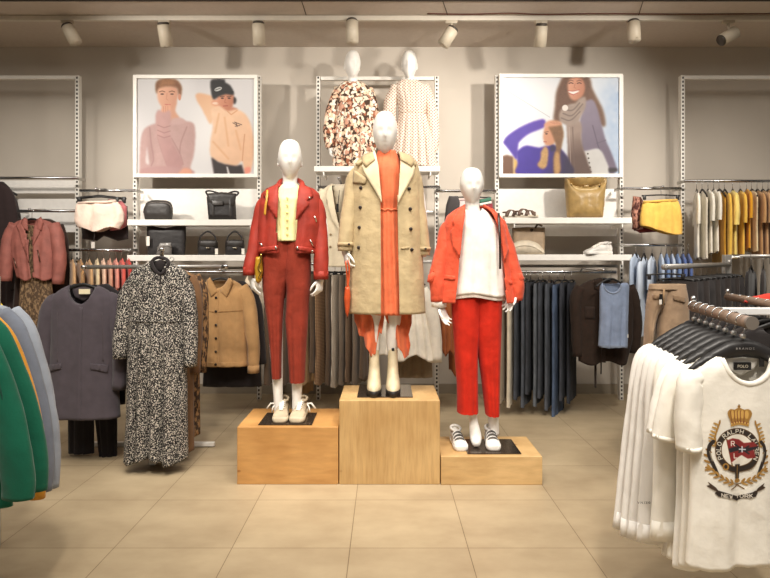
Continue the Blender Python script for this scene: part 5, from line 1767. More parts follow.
patch('lapel', pj, [(41, 219), (38.5, 232), (38, 246), (44, 234), (45.5, 225)], m_dp, t, .012, .006, L=3)
add('collar_leaf', *pillow([(21, 223), (24, 217), (27.5, 219), (28.5, 231), (22, 229)], d - .07, .012, L=2), m_dp, t)
add('collar_leaf', *pillow([(37.5, 219), (41, 216.5), (43.5, 222), (41.5, 231), (35.5, 229.5)], d - .07, .012, L=2), m_dp, t)
for a_, b_ in (((17.5, 258), (21, 268)), ((42, 250), (45, 262))):
    add('zip', *tube([pj.front(*a_, .004), pj.front(*b_, .004)], .006, 6), plain((120, 92, 80), .3, .8, name='zip_metal'), t)
hang(32, 211, d, 0, 'the dusty pink jacket', scale=(.9, 1, .9))
t = garment('dress', 'snake print dress worn under the dusty pink jacket on its hanger', 'dress', 36, 332, d + .03)
body(t, [(224, 25, 41, .02), (232, 24, 44, .03), (270, 22, 50, .045), (300, 20, 53, .055), (345, 17, 56, .065)], d + .01, .05, M_SNAKE, folds=(.016, 4, .3), N=90, M=44, neck=(33, 6, 8), fstart=.4)
t = garment('coat', 'dark brown coat hanging behind the dusty pink jacket', 'coat', 45, 330, d + .2)
body(t, [(219, 36, 50, .03), (224, 24, 60, .04), (232, 18, 64, .045), (270, 16, 66, .05), (330, 12, 64, .055)], d + .21, .045, fab((58, 42, 36)), [[(58, 226, d + .21, 5, .03), (63, 240, d + .21, 4.6, .035), (64.5, 268, d + .21, 4.4, .035), (63.5, 300, d + .21, 4, .03)]], folds=(.01, 4, .9), N=70, M=34)
t = garment('coat', 'near-black coat at the far left edge of the wall display', 'coat', 2, 330, 5.82)
body(t, [(182, -10, 3, .04), (187, -18, 9, .06), (195, -22, 14, .055), (215, -24, 18, .06), (260, -24, 18, .06), (345, -26, 20, .06)], 5.80, .06, fab((50, 38, 38)), [[(5, 196, 5.84, 3, .03), (9, 198, 5.84, 5, .05), (13, 210, 5.83, 5.6, .055), (15, 240, 5.82, 5.2, .055), (15, 290, 5.8, 5, .05)]], folds=(.012, 3, .6), N=80, M=44)
hang(-3, 178, 5.85, 0, 'the near-black coat at the far left edge')

# ---- shorts on the short rail
def shorts(label, poly, d_, mat, grp=None, th=.03, fold=None, name='shorts', rows=None, hem=(0, 5, 0)):
    mx = sum(p[0] for p in poly) / len(poly); my = max(p[1] for p in poly)
    t_ = garment(name, label, name if name != 'folded_sweater' else 'top', mx, my, d_, grp)
    if rows:
        q_ = Body(rows, d_, th, folds=(.012, 2.3, .9), hem=hem, N=90, M=40, wrinkle=.008, fstart=-.1)
        add('body', q_.V, q_.F, mat, t_, solid=.004)
    else:
        add('body', *pillow(poly, d_, th, L=3, R=6, folds=fold), mat, t_)
    return t_


t = shorts('pale blush pink shorts clipped to the front hanger of the short rail', spline([(77.5, 203), (90, 201.5), (104, 201.5), (116, 200.5), (121, 206), (124.5, 215), (121.5, 227), (116, 229), (111, 230), (104, 232), (95, 232.5), (86, 230.5), (80, 228), (75.5, 224), (74.5, 214), (75.5, 207)], 3), 5.56, fab((236, 212, 196), .8, .5), th=.03, rows=[(202, 78, 117.5, .02), (206, 76.2, 121, .03), (214, 75, 124, .04), (222, 75, 123.5, .045), (229.5, 78.5, 119, .05)], hem=(.022, 1.3, -1.2))
add('waistband', *tube([P(78, 203.2, 5.545), P(90, 202, 5.52), P(104, 202, 5.52), P(116, 201, 5.545)], .012, 6), fab((236, 212, 196), .8, .4), t)
hang(98, 190.5, 5.56, .05, 'the pale blush pink shorts', HC, (1.35, 1, .85))
shorts('deeper pink shorts partly hidden behind the pale blush shorts', [(108, 199), (122, 201), (127, 207), (126.5, 226), (121, 229.5), (110, 231), (106, 215)], 5.64, fab((206, 122, 124), .8, .4), th=.03)
shorts('black shorts hanging lowest behind the pale blush shorts', [(80, 206), (104, 204), (127.5, 206), (128.5, 239), (118, 241), (104, 236), (97, 241), (82, 239)], 5.72, fab((50, 42, 42)), th=.03)
t = garment('clip_hanger', 'black clip hanger with a wide bar behind the pale blush shorts', 'hanger', 100, 206, 5.66)
add('cross_bar', *tube([P(78, 198, 5.69), P(100, 196, 5.69), P(126, 199, 5.69)], .013, 8), M_BLACK, t)
for x in (80, 124):
    add('clip', *box(P(x, 200, 5.69), (.03, .03, .06)), M_BLACK, t, bevel=.004)
t = garment('price_tag', 'white price tag on a cord below the pale blush shorts', 'tag', 93, 247, 5.56)
add('card', *box(P(93, 245, 5.56), (.035, .003, .06)), plain((214, 208, 200), .7, name='paper'), t, smooth=False)
add('cord', *tube([P(94, 231, 5.57), P(94.5, 236, 5.56), P(93.5, 242, 5.56)], .004, 6), plain((60, 52, 50), .7, name='cord'), t)

# ---- yellow skirt bay
t = shorts('folded yellow skirt clipped under the short rail beside the tops', spline([(643.5, 202), (655, 200.5), (668, 200), (677.5, 199.5), (680.5, 210), (682, 222), (681, 236.5), (675, 237.5), (671.5, 229), (663, 229.5), (654.5, 230), (647, 227), (640.5, 225.5), (640, 214)], 3), 5.56, fab((226, 182, 88), .8, .5), th=.04, name='skirt', rows=[(200.8, 643.5, 677.8, .02), (206, 642, 679.8, .035), (216, 640.5, 681.5, .045), (225, 640.3, 682, .05), (230, 641, 681.5, .052)], hem=(.045, .5, 3.6))
add('waistband', *tube([P(643.5, 202.2, 5.545), P(660, 200.8, 5.52), P(677, 200, 5.545)], .012, 6), fab((226, 182, 88), .8, .5), t)
hang(661, 188.5, 5.56, 0, 'the folded yellow skirt', HC, (1.2, 1, .85))
shorts('patterned red-brown shorts hanging beside the folded yellow skirt', [(633, 196), (641, 197), (645, 205), (643, 229), (634, 231), (631, 214)], 5.66, pattern_brown_speckle((80, 40, 34), (196, 140, 120), 40), th=.05)
shorts('dark red shorts hanging lowest behind the folded yellow skirt', [(634, 210), (650, 206), (668, 210), (670, 231), (655, 232), (640, 233), (632, 229)], 5.72, fab((122, 40, 34)), th=.03)

# ---- behind the coral blazer
t = shorts('dark grey skirt on the rail behind the coral blazer mannequin, nearest the beige coat', [(449, 196), (458, 196), (460, 202), (459, 226), (444, 224), (446, 205)], 5.62, fab((66, 62, 62)), th=.035, name='skirt')
shorts('white and pink shorts showing between the dark skirt and coral blazer', [(456, 199), (466, 198), (468, 226), (454, 226)], 5.70, fab((228, 200, 196)), th=.03)
shorts('green, white and pink striped shorts behind the coral blazer shoulder', [(479, 199), (491, 197), (493, 206), (492, 226), (478, 226)], 5.62, None or fab((150, 60, 70)), th=.03)
hang(470, 191, 5.62, 0, 'the skirts behind the coral blazer mannequin', HC, (1.35, 1, .8))
t = [o for o in COL.objects if o.get('label', '').startswith('green, white and pink')][0]
add('green_band', *pillow([(479, 199.5), (491.2, 197.2), (491.6, 201), (479, 203.5)], 5.59, .012, L=2), fab((70, 116, 96)), t)
add('white_band', *pillow([(479, 203.5), (491.6, 201), (491.9, 203.6), (479, 206.3)], 5.585, .012, L=2), fab((232, 226, 216)), t)

# ---- cream blazer
d = 5.45
t = garment('blazer', 'cream double-breasted blazer on a hanger between the red jacket and trench coat', 'blazer', 338, 267, d)
m_cb = fab((222, 208, 180), .8, .25)
cb, co = body(t, [(184, 331, 347, .03), (188, 325, 353, .05), (193, 320, 358, .07), (210, 321, 358, .08), (235, 322, 357, .085), (267, 321, 358, .09)], d, .08, m_cb,
              [[(326, 191, d, 6, .05), (320.5, 204, d, 6, .055), (318.5, 230, d, 5.6, .055), (319, 258, d, 5, .05)], [(352, 191, d, 6, .05), (358, 204, d, 6, .055), (360, 230, d, 5.6, .055), (359, 258, d, 5, .05)]], folds=(.004, 3, .4), N=96, M=44,
              holes=[[(332, 180), (346.5, 180), (345.5, 205), (341, 232), (336, 214), (332.5, 195)]])
patch('lapel', cb, [(332, 184.5), (336, 210), (341, 233), (333, 221), (327.5, 205), (331, 202), (327, 198), (328, 190)], m_cb, t, .012, .006, L=3)
patch('lapel', cb, [(346.5, 184.5), (345.5, 205), (341.5, 232), (349, 220), (353, 204), (350, 201), (353, 197), (351, 189)], m_cb, t, .012, .006, L=3)
add('lining', *pillow([(332, 186), (339, 184), (346, 186), (345, 205), (341, 230), (336, 212)], d - .02, .012, L=3), fab((206, 194, 170)), t)
buttons(t, cb, [(331.5, 235), (331.2, 247), (344, 235), (344, 247)], .010, plain((150, 124, 90), .4, name='horn_button'))
add('brand_tag', *box(P(337.5, 208, d - .06), (.022, .003, .075)), M_BLACK, t, smooth=False)
add('tag_cord', *tube([P(339.5, 190, d - .055), P(338, 204, d - .06)], .003, 5), M_BLACK, t)
hang(339, 180, d, 0, 'the cream double-breasted blazer', scale=(.8, 1, .85))

# ---- beige denim jacket and the dark ones behind it
d = 5.15
t = garment('jacket', 'beige denim jacket with brown buttons next to the speckled dress', 'jacket', 226, 366, d)
m_bj = fab((178, 138, 92), .85, .45)
bj, bo = body(t, [(280, 208, 233, .035), (284, 204, 240, .055), (290, 199.5, 246, .07), (310, 201, 246.5, .08), (340, 203, 247, .085), (365.5, 204.5, 248, .09)], d, .08, m_bj,
              [[(206, 287, d, 7, .05), (199.5, 300, d, 6.6, .055), (199, 330, d, 6, .055), (202, 360, d - .01, 5.6, .05)], [(240, 288, d, 7.5, .05), (248, 302, d, 7.2, .055), (252, 330, d - .02, 6.4, .055), (253.5, 352, d - .03, 5.6, .052), (253.5, 372, d - .03, 5, .05)]],
              folds=(.007, 3, .8), N=100, M=50, neck=(219.5, 8, 8))
patch('placket', bj, [(216.8, 289), (220.8, 289), (221, 365), (217, 365)], m_bj, t, .005, .004, L=3)
patch('yoke_seam', bj, [(203, 309.5), (216.8, 310.6), (216.8, 311.6), (203, 310.5)], fab((150, 112, 68)), t, .004, .002, L=3)
patch('yoke_seam', bj, [(221, 310.6), (245, 309.5), (245, 310.5), (221, 311.6)], fab((150, 112, 68)), t, .004, .002, L=3)
patch('hem_band', bj, [(204.8, 360.5), (247.6, 360.5), (247.8, 365), (205, 365)], m_bj, t, .005, .004)
add('collar_leaf', *pillow([(206.5, 280), (210, 277), (214, 284), (219, 292), (211, 297.5), (207, 288)], d - .075, .012, L=2.5), m_bj, t)
add('collar_leaf', *pillow([(229.5, 276.5), (233.5, 281), (231, 289), (227, 298), (219.5, 292), (225, 284)], d - .075, .012, L=2.5), m_bj, t)
buttons(t, bj, [(218.8, y) for y in (297, 310.5, 324, 337, 350, 362.5)], .011, M_BUTTON, off=.013)
add('cuff', *sleeve([(253.5, 365, d - .03, 5.6, .056), (253.5, 372.5, d - .03, 5.6, .056)], wob=None), m_bj, t, solid=.004)
hang(221, 271, d, 0, 'the beige denim jacket', scale=(.9, 1, .8))
t = garment('jacket', 'black jacket with one sleeve showing behind the beige denim jacket', 'jacket', 235, 388, d + .11)
body(t, [(281, 216, 244, .03), (290, 208, 254, .035), (310, 207, 257, .04), (386, 203, 261.5, .05)], d + .14, .045, fab((38, 32, 32)), [[(249, 290, d + .14, 6, .03), (256, 306, d + .14, 5.6, .035), (259, 335, d + .13, 5, .035), (261.5, 364, d + .12, 4.6, .03)]], folds=(.008, 3, .3), N=70, M=36, neck=(229, 9, 6))
t = garment('blouse', 'cream patterned blouse hanging behind the mustard bag', 'blouse', 256, 338, 5.58)
body(t, [(274, 249, 263, .03), (280, 245, 270, .045), (300, 246, 271, .05), (336, 246, 273, .055)], 5.58, .05, fab((218, 200, 176), .8, .3), [[(250, 280, 5.57, 4, .04), (249, 300, 5.55, 4, .045), (251, 324, 5.54, 3.6, .04)]], folds=(.012, 4, .8), N=60, M=30)
# ---- white blouse, greige top and rust shirts between the mannequins
d = 5.2
t = garment('blouse', 'white pleated blouse hanging between the trench coat and coral blazer', 'blouse', 412, 364, d)
body(t, [(281, 398, 416, .04), (287, 390, 424, .06), (300, 385, 430, .08), (330, 381, 436, .09), (357, 379, 440, .10)], d, .09, fab((236, 228, 212), .8, .2),
     [[(421, 290, d - .02, 6.5, .05), (429, 305, d - .03, 6.5, .055), (434, 330, d - .04, 6.4, .055), (436.5, 362, d - .04, 5.4, .05)]], folds=(.016, 7, .4), N=130, M=44, hem=(.03, 2, .5), neck=(407, 8, 5))
hang(407, 272, d, 0, 'the white pleated blouse', scale=(.8, 1, .7))
t = garment('skirt', 'greige skirt hem showing below the white pleated blouse', 'skirt', 415, 378, d + .12)
body(t, [(300, 402, 428, .03), (340, 399, 431, .04), (377, 397.5, 432.5, .05)], d + .16, .04, fab((150, 132, 108)), folds=(.008, 4, .4), N=70, M=26)
for k, (x0, x1, yb, nm) in enumerate(((438, 452, 352, 'rust brown shirt next to the white pleated blouse'), (448, 466, 372, 'longer rust brown shirt tucked behind the red trousers'))):
    t = garment('shirt', nm, 'shirt', (x0 + x1) / 2, yb, 5.3 + .12 * k)
    body(t, [(284, x0 + 3, x1 - 2, .03), (292, x0, x1 + 3, .06), (320, x0, x1 + 4, .07), (yb, x0 + 1, x1 + 3, .08)], 5.3 + .16 * k, .06, fab((150, 84, 44)), folds=(.016, 3, k), N=60, M=30, hem=(.03, 2, k))

# ---- brown jacket and grey tee on the right
d = 5.14
t = garment('jacket', 'dark brown suede jacket half covered by the grey-blue tee', 'jacket', 600, 368, d)
m_dbj = fab((48, 36, 29), .9, .45, .05)
dbj, _ = body(t, [(279, 594, 612, .03), (283, 584, 624, .05), (289, 576, 632, .06), (310, 576, 633, .065), (340, 577.5, 632, .07), (362, 579, 626, .075)], d, .07, m_dbj,
              [[(581, 287, d, 6, .05), (576, 300, d, 5.4, .05), (576.5, 330, d, 5, .05), (578, 356, d, 4.6, .045)], [(628, 287, d + .02, 6, .05), (634, 302, d + .02, 5.4, .05), (636, 328, d + .02, 5, .05), (634, 353, d + .02, 4.6, .045)]], folds=(.008, 3, .4), N=90, M=44, hem=(.02, 1.5, 1.2), neck=(603, 8, 5))
patch('placket', dbj, [(598.8, 284), (602, 284), (602, 361), (598.5, 361)], fab((46, 34, 28)), t, .006, .005)
patch('pocket', dbj, [(583, 306), (592, 306), (592, 318), (583, 318)], fab((50, 37, 30)), t, .006, .005)
add('collar_leaf', *pillow([(594, 280), (602, 277), (604, 283), (599, 292), (594, 289)], d - .06, .012, L=2.5), m_dbj, t)
for xa, xb, yb in ((594.2, 596.8, 388), (600.2, 602, 374)):
    add('tie_belt', *pillow([(xa, 355), (xb, 355), (xb - .3, yb), (xa + .2, yb)], d + .02, .006, L=4), fab((40, 30, 26)), t)
hang(602, 271, d, 0, 'the dark brown suede jacket', scale=(.85, 1, .8))
t = garment('sleeveless_tee', 'grey-blue sleeveless tee hanging in front of the dark brown suede jacket', 'top', 614, 348, d - .16)
m_gt = fab((134, 148, 174), .85, .4)
gt, _ = body(t, [(283, 602, 627, .03), (285, 600.5, 629, .04), (292, 600, 628.5, .045), (320, 600, 627.5, .05), (347, 598.5, 627, .05)], d - .17, .045, m_gt, folds=(.007, 3, .7), N=80, M=36, neck=(611, 8.5, 9), hem=(.008, 1.5, 0))
add('neckband', *tube([gt.front(611 + 8.5 * math.cos(a), 284 + 9.2 * math.sin(a), .001) for a in np.linspace(.12, PI - .12, 14)], .006, 6), fab((126, 136, 154)), t)
patch('hem_band', gt, [(598.8, 344.5), (626.8, 344.5), (626.9, 347), (598.7, 347)], fab((126, 136, 154)), t, .003, .003)
add('care_tag', *box(P(626.5, 336, d - .2), (.03, .003, .03)), plain((220, 216, 206), .7, name='paper'), t, smooth=False)
hang(611, 271, d - .17, 0, 'the grey-blue sleeveless tee', scale=(.65, 1, .8))

# ---- floor rack in the middle right: beige trousers, black clothes
A3, B3_ = P(664, 267, 3.45), P(729, 264.5, 4.5)
rk = thing('garment_rack', 'steel floor rack carrying the beige trousers and a row of black clothes', 'clothes rack', (B3_.x, B3_.y, 0))
add('arm', *tube([A3, B3_], .017, 12), M_STEEL, rk)
add('post', *box((B3_.x, B3_.y + .03, 0.72), (.05, .05, 1.44)), M_STEEL, rk, smooth=False, bevel=.004)
add('foot', *box((B3_.x, B3_.y + .03, .03), (.6, .08, .04)), M_STEEL, rk, smooth=False, bevel=.006)
C3, D3 = P(751, 256, 4.9), P(800, 256, 4.9)
add('side_arm', *tube([B3_ + Vector((0, 0, .02)), Vector((C3.x - .05, C3.y + .2, C3.z)), C3, D3], .015, 10), M_STEEL, rk)
t = garment('trousers', 'beige cargo trousers facing forward on the steel floor rack', 'trousers', 668, 440, 3.42)
m_bt = fab((150, 126, 102), .9, .45)
TA = Body([(285, 651, 669, .05), (292, 649, 669, .06), (304, 647.5, 664, .06), (312, 646.8, 657.5, .05), (325, 646, 653.2, .048), (345, 645, 651, .045), (440, 643, 649, .045)], 3.42, .06, folds=(.006, 2.5, .3), N=54, M=40)
TB = Body([(285, 664, 684, .05), (292, 662, 686, .06), (304, 660, 687.5, .062), (312, 659.6, 688, .06), (325, 658.4, 688, .06), (345, 657, 688, .06), (440, 656, 686, .055)], 3.41, .06, folds=(.006, 2.5, 1.3), N=54, M=40)
V, Fc = join((TA.V, TA.F), (TB.V, TB.F))
add('legs', V, Fc, m_bt, t)
wbb = Body([(284, 650.5, 684.5, .055), (289.5, 649.5, 685, .062)], 3.415, .06, N=60, M=6)
add('waistband', wbb.V, wbb.F, m_bt, t, solid=.004)
patch('pocket_flap', TB, [(668, 294), (680, 297), (679, 302), (668, 299)], fab((132, 108, 84)), t, .006, .005, L=3)
patch('pocket_flap', TA, [(649.5, 294), (657, 292), (656, 297), (649.5, 299)], fab((132, 108, 84)), t, .006, .005, L=3)
add('zip_fly', *tube([P(664, 289, 3.35), P(663.5, 305, 3.345)], .006, 6), fab((140, 112, 80)), t)
add('brand_tag', *box(P(661, 299, 3.335), (.018, .003, .055)), M_BLACK, t, smooth=False)
add('white_tag', *box(P(660.5, 302, 3.331), (.014, .003, .026)), plain((220, 214, 204), .7, name='paper'), t, smooth=False)
hang(666, 267, 3.44, 0, 'the beige cargo trousers', HC, (.75, 1, .62))
blk = [fab((38, 34, 34)), fab((52, 46, 44)), fab((30, 28, 30)), denim((54, 50, 50))]
for k in range(10):
    f = (k + 1.8) / 11.4
    q = A3.lerp(B3_, f)
    lab = '%s black trousers behind the beige cargo trousers on the steel rack' % ORD[k]
    r = dup(T3, q + Vector((0, 0, .016)), math.radians(-38 - 5 * (k % 3)), lab, 'black trousers on the steel rack', mats={'legs': blk[(k * 2 + 1) % 4], 'waistband': blk[(k * 2 + 1) % 4]}, scale=(.64, 1, .95))
    dup(HC, q + Vector((0, 0, .016)), math.radians(-38 - 5 * (k % 3)), 'black clip hanger of the ' + ORD[k] + ' black trousers on the steel rack', 'clip hangers on the steel rack', scale=(.7, 1, 1))
for k in range(5):
    q = C3.lerp(D3, k / 4.0)
    lab = '%s black top on the side arm of the steel rack' % ORD[k]
    dup(TL, q + Vector((0, 0, .016)), math.radians(52 + 4 * (k % 2)), lab, 'black tops on the steel rack', mats={'body': blk[k % 3], 'sleeve': blk[k % 3]})
    dup(HP, q + Vector((0, 0, .016)), math.radians(52 + 4 * (k % 2)), 'black hanger holding the ' + lab, None)

# ---- front rack on the right
m_rail = plain((134, 112, 96), .45, name='taupe_rail')
NEAR, FAR = Vector((1.208, 1.95, 1.192)), Vector((1.292, 2.47, 1.205))
rk = thing('garment_rack', 'front floor rack with taupe arms and a white crossbar carrying white shirts', 'clothes rack', (2.15, 2.36, 0))
add('arm', *tube([NEAR, FAR], .021, 18), m_rail, rk)
add('end_cap', *tube([NEAR + Vector((0, -.010, 0)), NEAR], .0225, 18), plain((128, 120, 112), .4, .3, name='grey_cap'), rk, smooth=False)
add('finial', *lathe(FAR + Vector((0, 0, .02)), [(.009, 0), (.012, .008), (.010, .02), (.003, .026)], 12), M_CHROME, rk)
add('crossbar', *box((1.80, 2.36, 1.195), (1.02, .035, .03)), plain((226, 226, 226), .3, name='white_lacquer'), rk, smooth=False, bevel=.005)
add('arm', *tube([Vector((1.74, 2.55, 1.197)), Vector((1.90, 3.27, 1.197))], .02, 18), m_rail, rk)
add('finial', *lathe(Vector((1.90, 3.27, 1.215)), [(.009, 0), (.012, .008), (.010, .02), (.003, .026)], 12), M_CHROME, rk)
add('post', *box((2.30, 2.36, .60), (.04, .04, 1.2)), plain((226, 226, 226), .3, name='white_lacquer'), rk, smooth=False, bevel=.004)
add('foot', *box((2.30, 2.36, .025), (.06, .9, .035)), plain((226, 226, 226), .3, name='white_lacquer'), rk, smooth=False, bevel=.004)


def wide_hanger():
    t_ = thing('clothes_hanger', 'black hanger', 'hanger', (0, 0, 0))
    poly = [(-.185, -.182), (-.15, -.150), (-.10, -.118), (-.055, -.094), (-.025, -.086), (0, -.084), (.025, -.086), (.055, -.094), (.10, -.118), (.15, -.150), (.185, -.182), (.178, -.196), (.12, -.172), (.05, -.148), (0, -.142), (-.05, -.148), (-.12, -.172), (-.178, -.196)]
    add('shoulder_bar', *pillow(poly, 0, .012, L=.02, R=.012, px=False), plain((34, 32, 32), .45, name='matte_black'), t_)
    hk = [Vector((.0245 * math.cos(a), 0, -.0235 + .0245 * math.sin(a))) for a in np.linspace(PI * 1.05, -PI * .42, 14)] + [Vector((.006, 0, -.052)), Vector((0, 0, -.062)), Vector((0, 0, -.086))]
    add('hook', *tube(hk, .0026, 8), M_CHROME, t_)
    add('hook_collar', *lathe((0, 0, -.082), [(.004, 0), (.009, .004), (.009, .014), (.004, .018)], 12), plain((190, 188, 184), .35, .6, name='grey_collar'), t_)
    return t_


HW = wide_hanger()
NECK = 1.085


def cx_at(d_):
    return 1.201 + (d_ - 1.98) * .175


def tee(label, d_, mat, sl, length, w=.172, hemw=.19, th=.034, seed=0.0, N=90, M=56, name='tee_shirt', dx=0.0, cuffs=False):
    X = cx_at(d_) + dx
    t_ = thing(name, label, 'shirt', (X, d_, NECK - length), 'white shirts on the front rack')
    z = NECK
    b_ = Body([(z, X - .086, X + .086, th * .6), (z - .012, X - .11, X + .11, th * .8), (z - .045, X - .155, X + .155, th), (z - .085, X - .186, X + .186, th), (z - .15, X - .18, X + .18, th * 1.05), (z - .3, X - w, X + w, th * 1.1), (z - length * .7, X - w - .004, X + w + .004, th * 1.2), (z - length, X - hemw, X + hemw, th * 1.3)],
              d_, th, px=False, folds=(.0075 if d_ < 2 else .0045, 3.1, seed), N=N, M=M, neck=(X, .082, .090), hem=(.012, 1.0, .9), fstart=.35, dip_back=.10)
    add('body', b_.V, b_.F, mat, t_, solid=.003)
    for s in (-1, 1):
        if sl < .5:
            pts = [(X + s * .12, d_, z - .09, .012, th * .4), (X + s * .158, d_, z - .082, .030, th * .85), (X + s * .178, d_, z - .11, .040, th), (X + s * .186, d_ - .003, z - .20, .038, th * 1.1), (X + s * .183, d_ - .005, z - .318, .036, th * 1.15)]
            if d_ > 2:
                pts = [(X + s * .12, d_, z - .09, .012, th * .4), (X + s * .158, d_, z - .078, .034, th * .9), (X + s * .192, d_, z - .108, .044, th), (X + s * .222, d_, z - .20, .044, th), (X + s * .242, d_, z - .31, .040, th)]
        else:
            ff = max(0, min(1, (d_ - 2.19) / .26)) ** .6
            pts = [(X + s * .12, d_, z - .09, .012, th * .4), (X + s * .16, d_, z - .075, .036, th * .9), (X + s * (.19 + .013 * ff), d_, z - .11, .046, th * .95), (X + s * (.19 + .046 * ff), d_, z - .33, .048, th * .9), (X + s * (.195 + .067 * ff), d_, z - .56, .050, th * .9), (X + s * (.20 + .084 * ff), d_, z - sl, .050, th * .9)]
        S = spline(pts, 7)
        o_ = add('sleeve', *tube([Vector(q[:3]) for q in S], 0, 22, False, flat=([q[3] for q in S], [q[4] for q in S]), wob=(.06, 2.2, seed)), mat, t_, solid=.003)
        e = pts[-1]
        if cuffs or sl < .5:
            v = (Vector(pts[-1][:3]) - Vector(pts[-2][:3])).normalized()
            hgt = .07 if cuffs else .014
            add('cuff', *tube([Vector(e[:3]) - v * hgt, Vector(e[:3]) + v * .002], 0, 22, False, flat=([e[3] * 1.03] * 2, [e[4] * 1.06] * 2)), mat, t_, solid=.003)
    nb = [b_.front(X + .082 * math.cos(a), z - .091 * math.sin(a) ** 1.0 - .002, .001) for a in np.linspace(.10, PI - .10, 22)]
    add('neckband', *tube(nb, 0, 8, True, flat=([.0085] * 22, [.004] * 22)), mat, t_)
    return t_, b_, X


w1 = fab((234, 229, 218), .85, .22, .1, var=.02); w2 = fab((226, 222, 216), .85, .25, .1, var=.02); w3 = fab((238, 234, 226), .85, .22, .1, var=.02)
specs = [('white tee with a gold crowned crest print at the front of the right rack', 1.98, w1, .2, .70),
         ('second white short-sleeved tee directly behind the crested tee', 2.055, w1, .2, .74),
         ('third white shirt on the front rack with long plain body behind the tees', 2.125, w3, .2, .78),
         ('fourth white shirt on the front rack counted from the crested tee', 2.19, w1, .72, .78),
         ('fifth white shirt on the front rack, with small black lettering on its sleeve', 2.255, w2, .76, .80),
         ('sixth white shirt on the front rack counted from the crested tee', 2.32, w2, .78, .80),
         ('seventh white shirt on the front rack, second from its far end', 2.385, w2, .80, .80),
         ('hindmost white long-sleeved shirt at the far end of the front rack', 2.45, w2, .80, .78)]
for i, (lab, d_, m_, sl, ln) in enumerate(specs):
    t, b_, X = tee(lab, d_, m_, sl, ln, seed=.5 + 1.3 * i, th=.022 if i else .034, name='tee_shirt' if i < 2 else 'long_sleeve_shirt', cuffs=sl > .5)
    h = dup(HW, Vector((X, d_, 1.2165 + (d_ - 1.95) * .025)), 0, 'black hanger with grey lettering holding the crested white tee' if i == 0 else 'black hanger holding the ' + ' '.join(lab.split(',')[0].split()[:9]), None)
    if i == 0:
        TEE0, TB0, TX = t, b_, X
        V, Fc = text_mesh('B R A N D S', .010)
        add('lettering', [Vector((X + v.x * 1.5, d_ - .0135 - v.z, h.location.z - .118 + v.y)) for v in V], Fc, plain((150, 146, 142), .5, name='grey_ink'), h) if False else None
        o = add('lettering', [Vector((v.x * 1.2, -.0128 - v.z, -.116 + v.y)) for v in V], Fc, plain((150, 146, 142), .5, name='grey_ink'), None, smooth=False, loc=(0, 0, 0))
        o.parent = h; o.location = (0, 0, 0)
        add('neck_label', *box((X + .002, d_ + .006, NECK - .042), (.058, .003, .026)), M_BLACK, t, smooth=False)
        V, Fc = text_mesh('POLO', .014)
        add('label_lettering', [Vector((X + .002 + v.x, d_ + .0035 - v.z, NECK - .047 + v.y)) for v in V], Fc, plain((190, 180, 160), .5, name='label_thread'), t, smooth=False)
        add('back_neck', *pillow([(X - .078, NECK - .004), (X, NECK - .010), (X + .078, NECK - .004), (X + .05, NECK - .055), (X, NECK - .078), (X - .05, NECK - .055)], d_ + .016, .004, L=.015, R=.02, px=False), w3, t)
        add('size_tag', *box((X + .062, d_ - .002, NECK - .028), (.016, .003, .03)), M_BLACK, t, smooth=False)
    if i == 4:
        V, Fc = text_mesh('V N.1330', .0125)
        q = Vector((P(644, 0, d_ - .03).x, d_ - .029, NECK - .605))
        add('sleeve_lettering', [q + Vector((v.x * 1.0, -v.z, v.y)) for v in V], Fc, plain((30, 28, 28), .6, name='black_ink'), t, smooth=False)

# crest printed on the front tee (print coordinates: one unit = 1/4.444 of a picture pixel)
cv = Canvas(118, 108, 400, 550, 240, 376, (226, 220, 208))
K = (40, 30, 24); GO = (158, 116, 52); GD = (110, 76, 30); GL_ = (206, 168, 96); RD = (128, 34, 34)
cxr, cyr = 262, 316


def leaf(x, y, ang, ln, w, col):
    cv.ell(x + math.cos(ang) * ln / 2, y + math.sin(ang) * ln / 2, ln / 2, w / 2, col, rot=ang)


# side laurels, ribbons
for s in (-1, 1):
    for k in range(6):
        a = math.radians(198 - 9 * k) if s < 0 else math.radians(-18 + 9 * k)
    stem_ = [(cxr + s * 98, 300), (cxr + s * 100, 270), (cxr + s * 92, 240), (cxr + s * 80, 205)]
    cv.line(stem_, 4, GD, smooth=True)
    for k, (x, y) in enumerate(spline(stem_, 2)):
        leaf(cxr + s * abs(x - cxr), y, math.radians(-65 if s > 0 else -115) - s * .6, 25, 9, GO)
        leaf(cxr + s * abs(x - cxr), y, math.radians(-65 if s > 0 else -115) + s * .75, 25, 9, (176, 136, 70))
    for k, (x, y, a) in enumerate(((112, 330, -.6), (118, 352, -.5), (116, 376, -.35), (110, 400, -.1))):
        leaf(cxr + s * x * .98, y, (a if s > 0 else PI - a), 28, 11, GO)
    rib = [(cxr + s * 104, 278), (cxr + s * 118, 300), (cxr + s * 120, 340), (cxr + s * 106, 380), (cxr + s * 88, 425)]
    cv.line(rib, 15, K, smooth=True)
    cv.line([(cxr + s * 117, 325), (cxr + s * 108, 365)], 5, (170, 160, 140), .7)
    # bottom laurel
    st = [(cxr, 470), (cxr + s * 40, 455), (cxr + s * 80, 432), (cxr + s * 112, 404)]
    cv.line(st, 4, GD, smooth=True)
    for k, (x, y) in enumerate(spline(st, 2)[1:]):
        leaf(x, y, (-.95 if s > 0 else PI + .95), 27, 9.5, (GO, (170, 130, 66))[k % 2])
        leaf(x, y, (.25 if s > 0 else PI - .25), 27, 9.5, ((170, 130, 66), GO)[k % 2])
    cv.line([(cxr, 470), (cxr - s * 30, 488)], 5, GD)
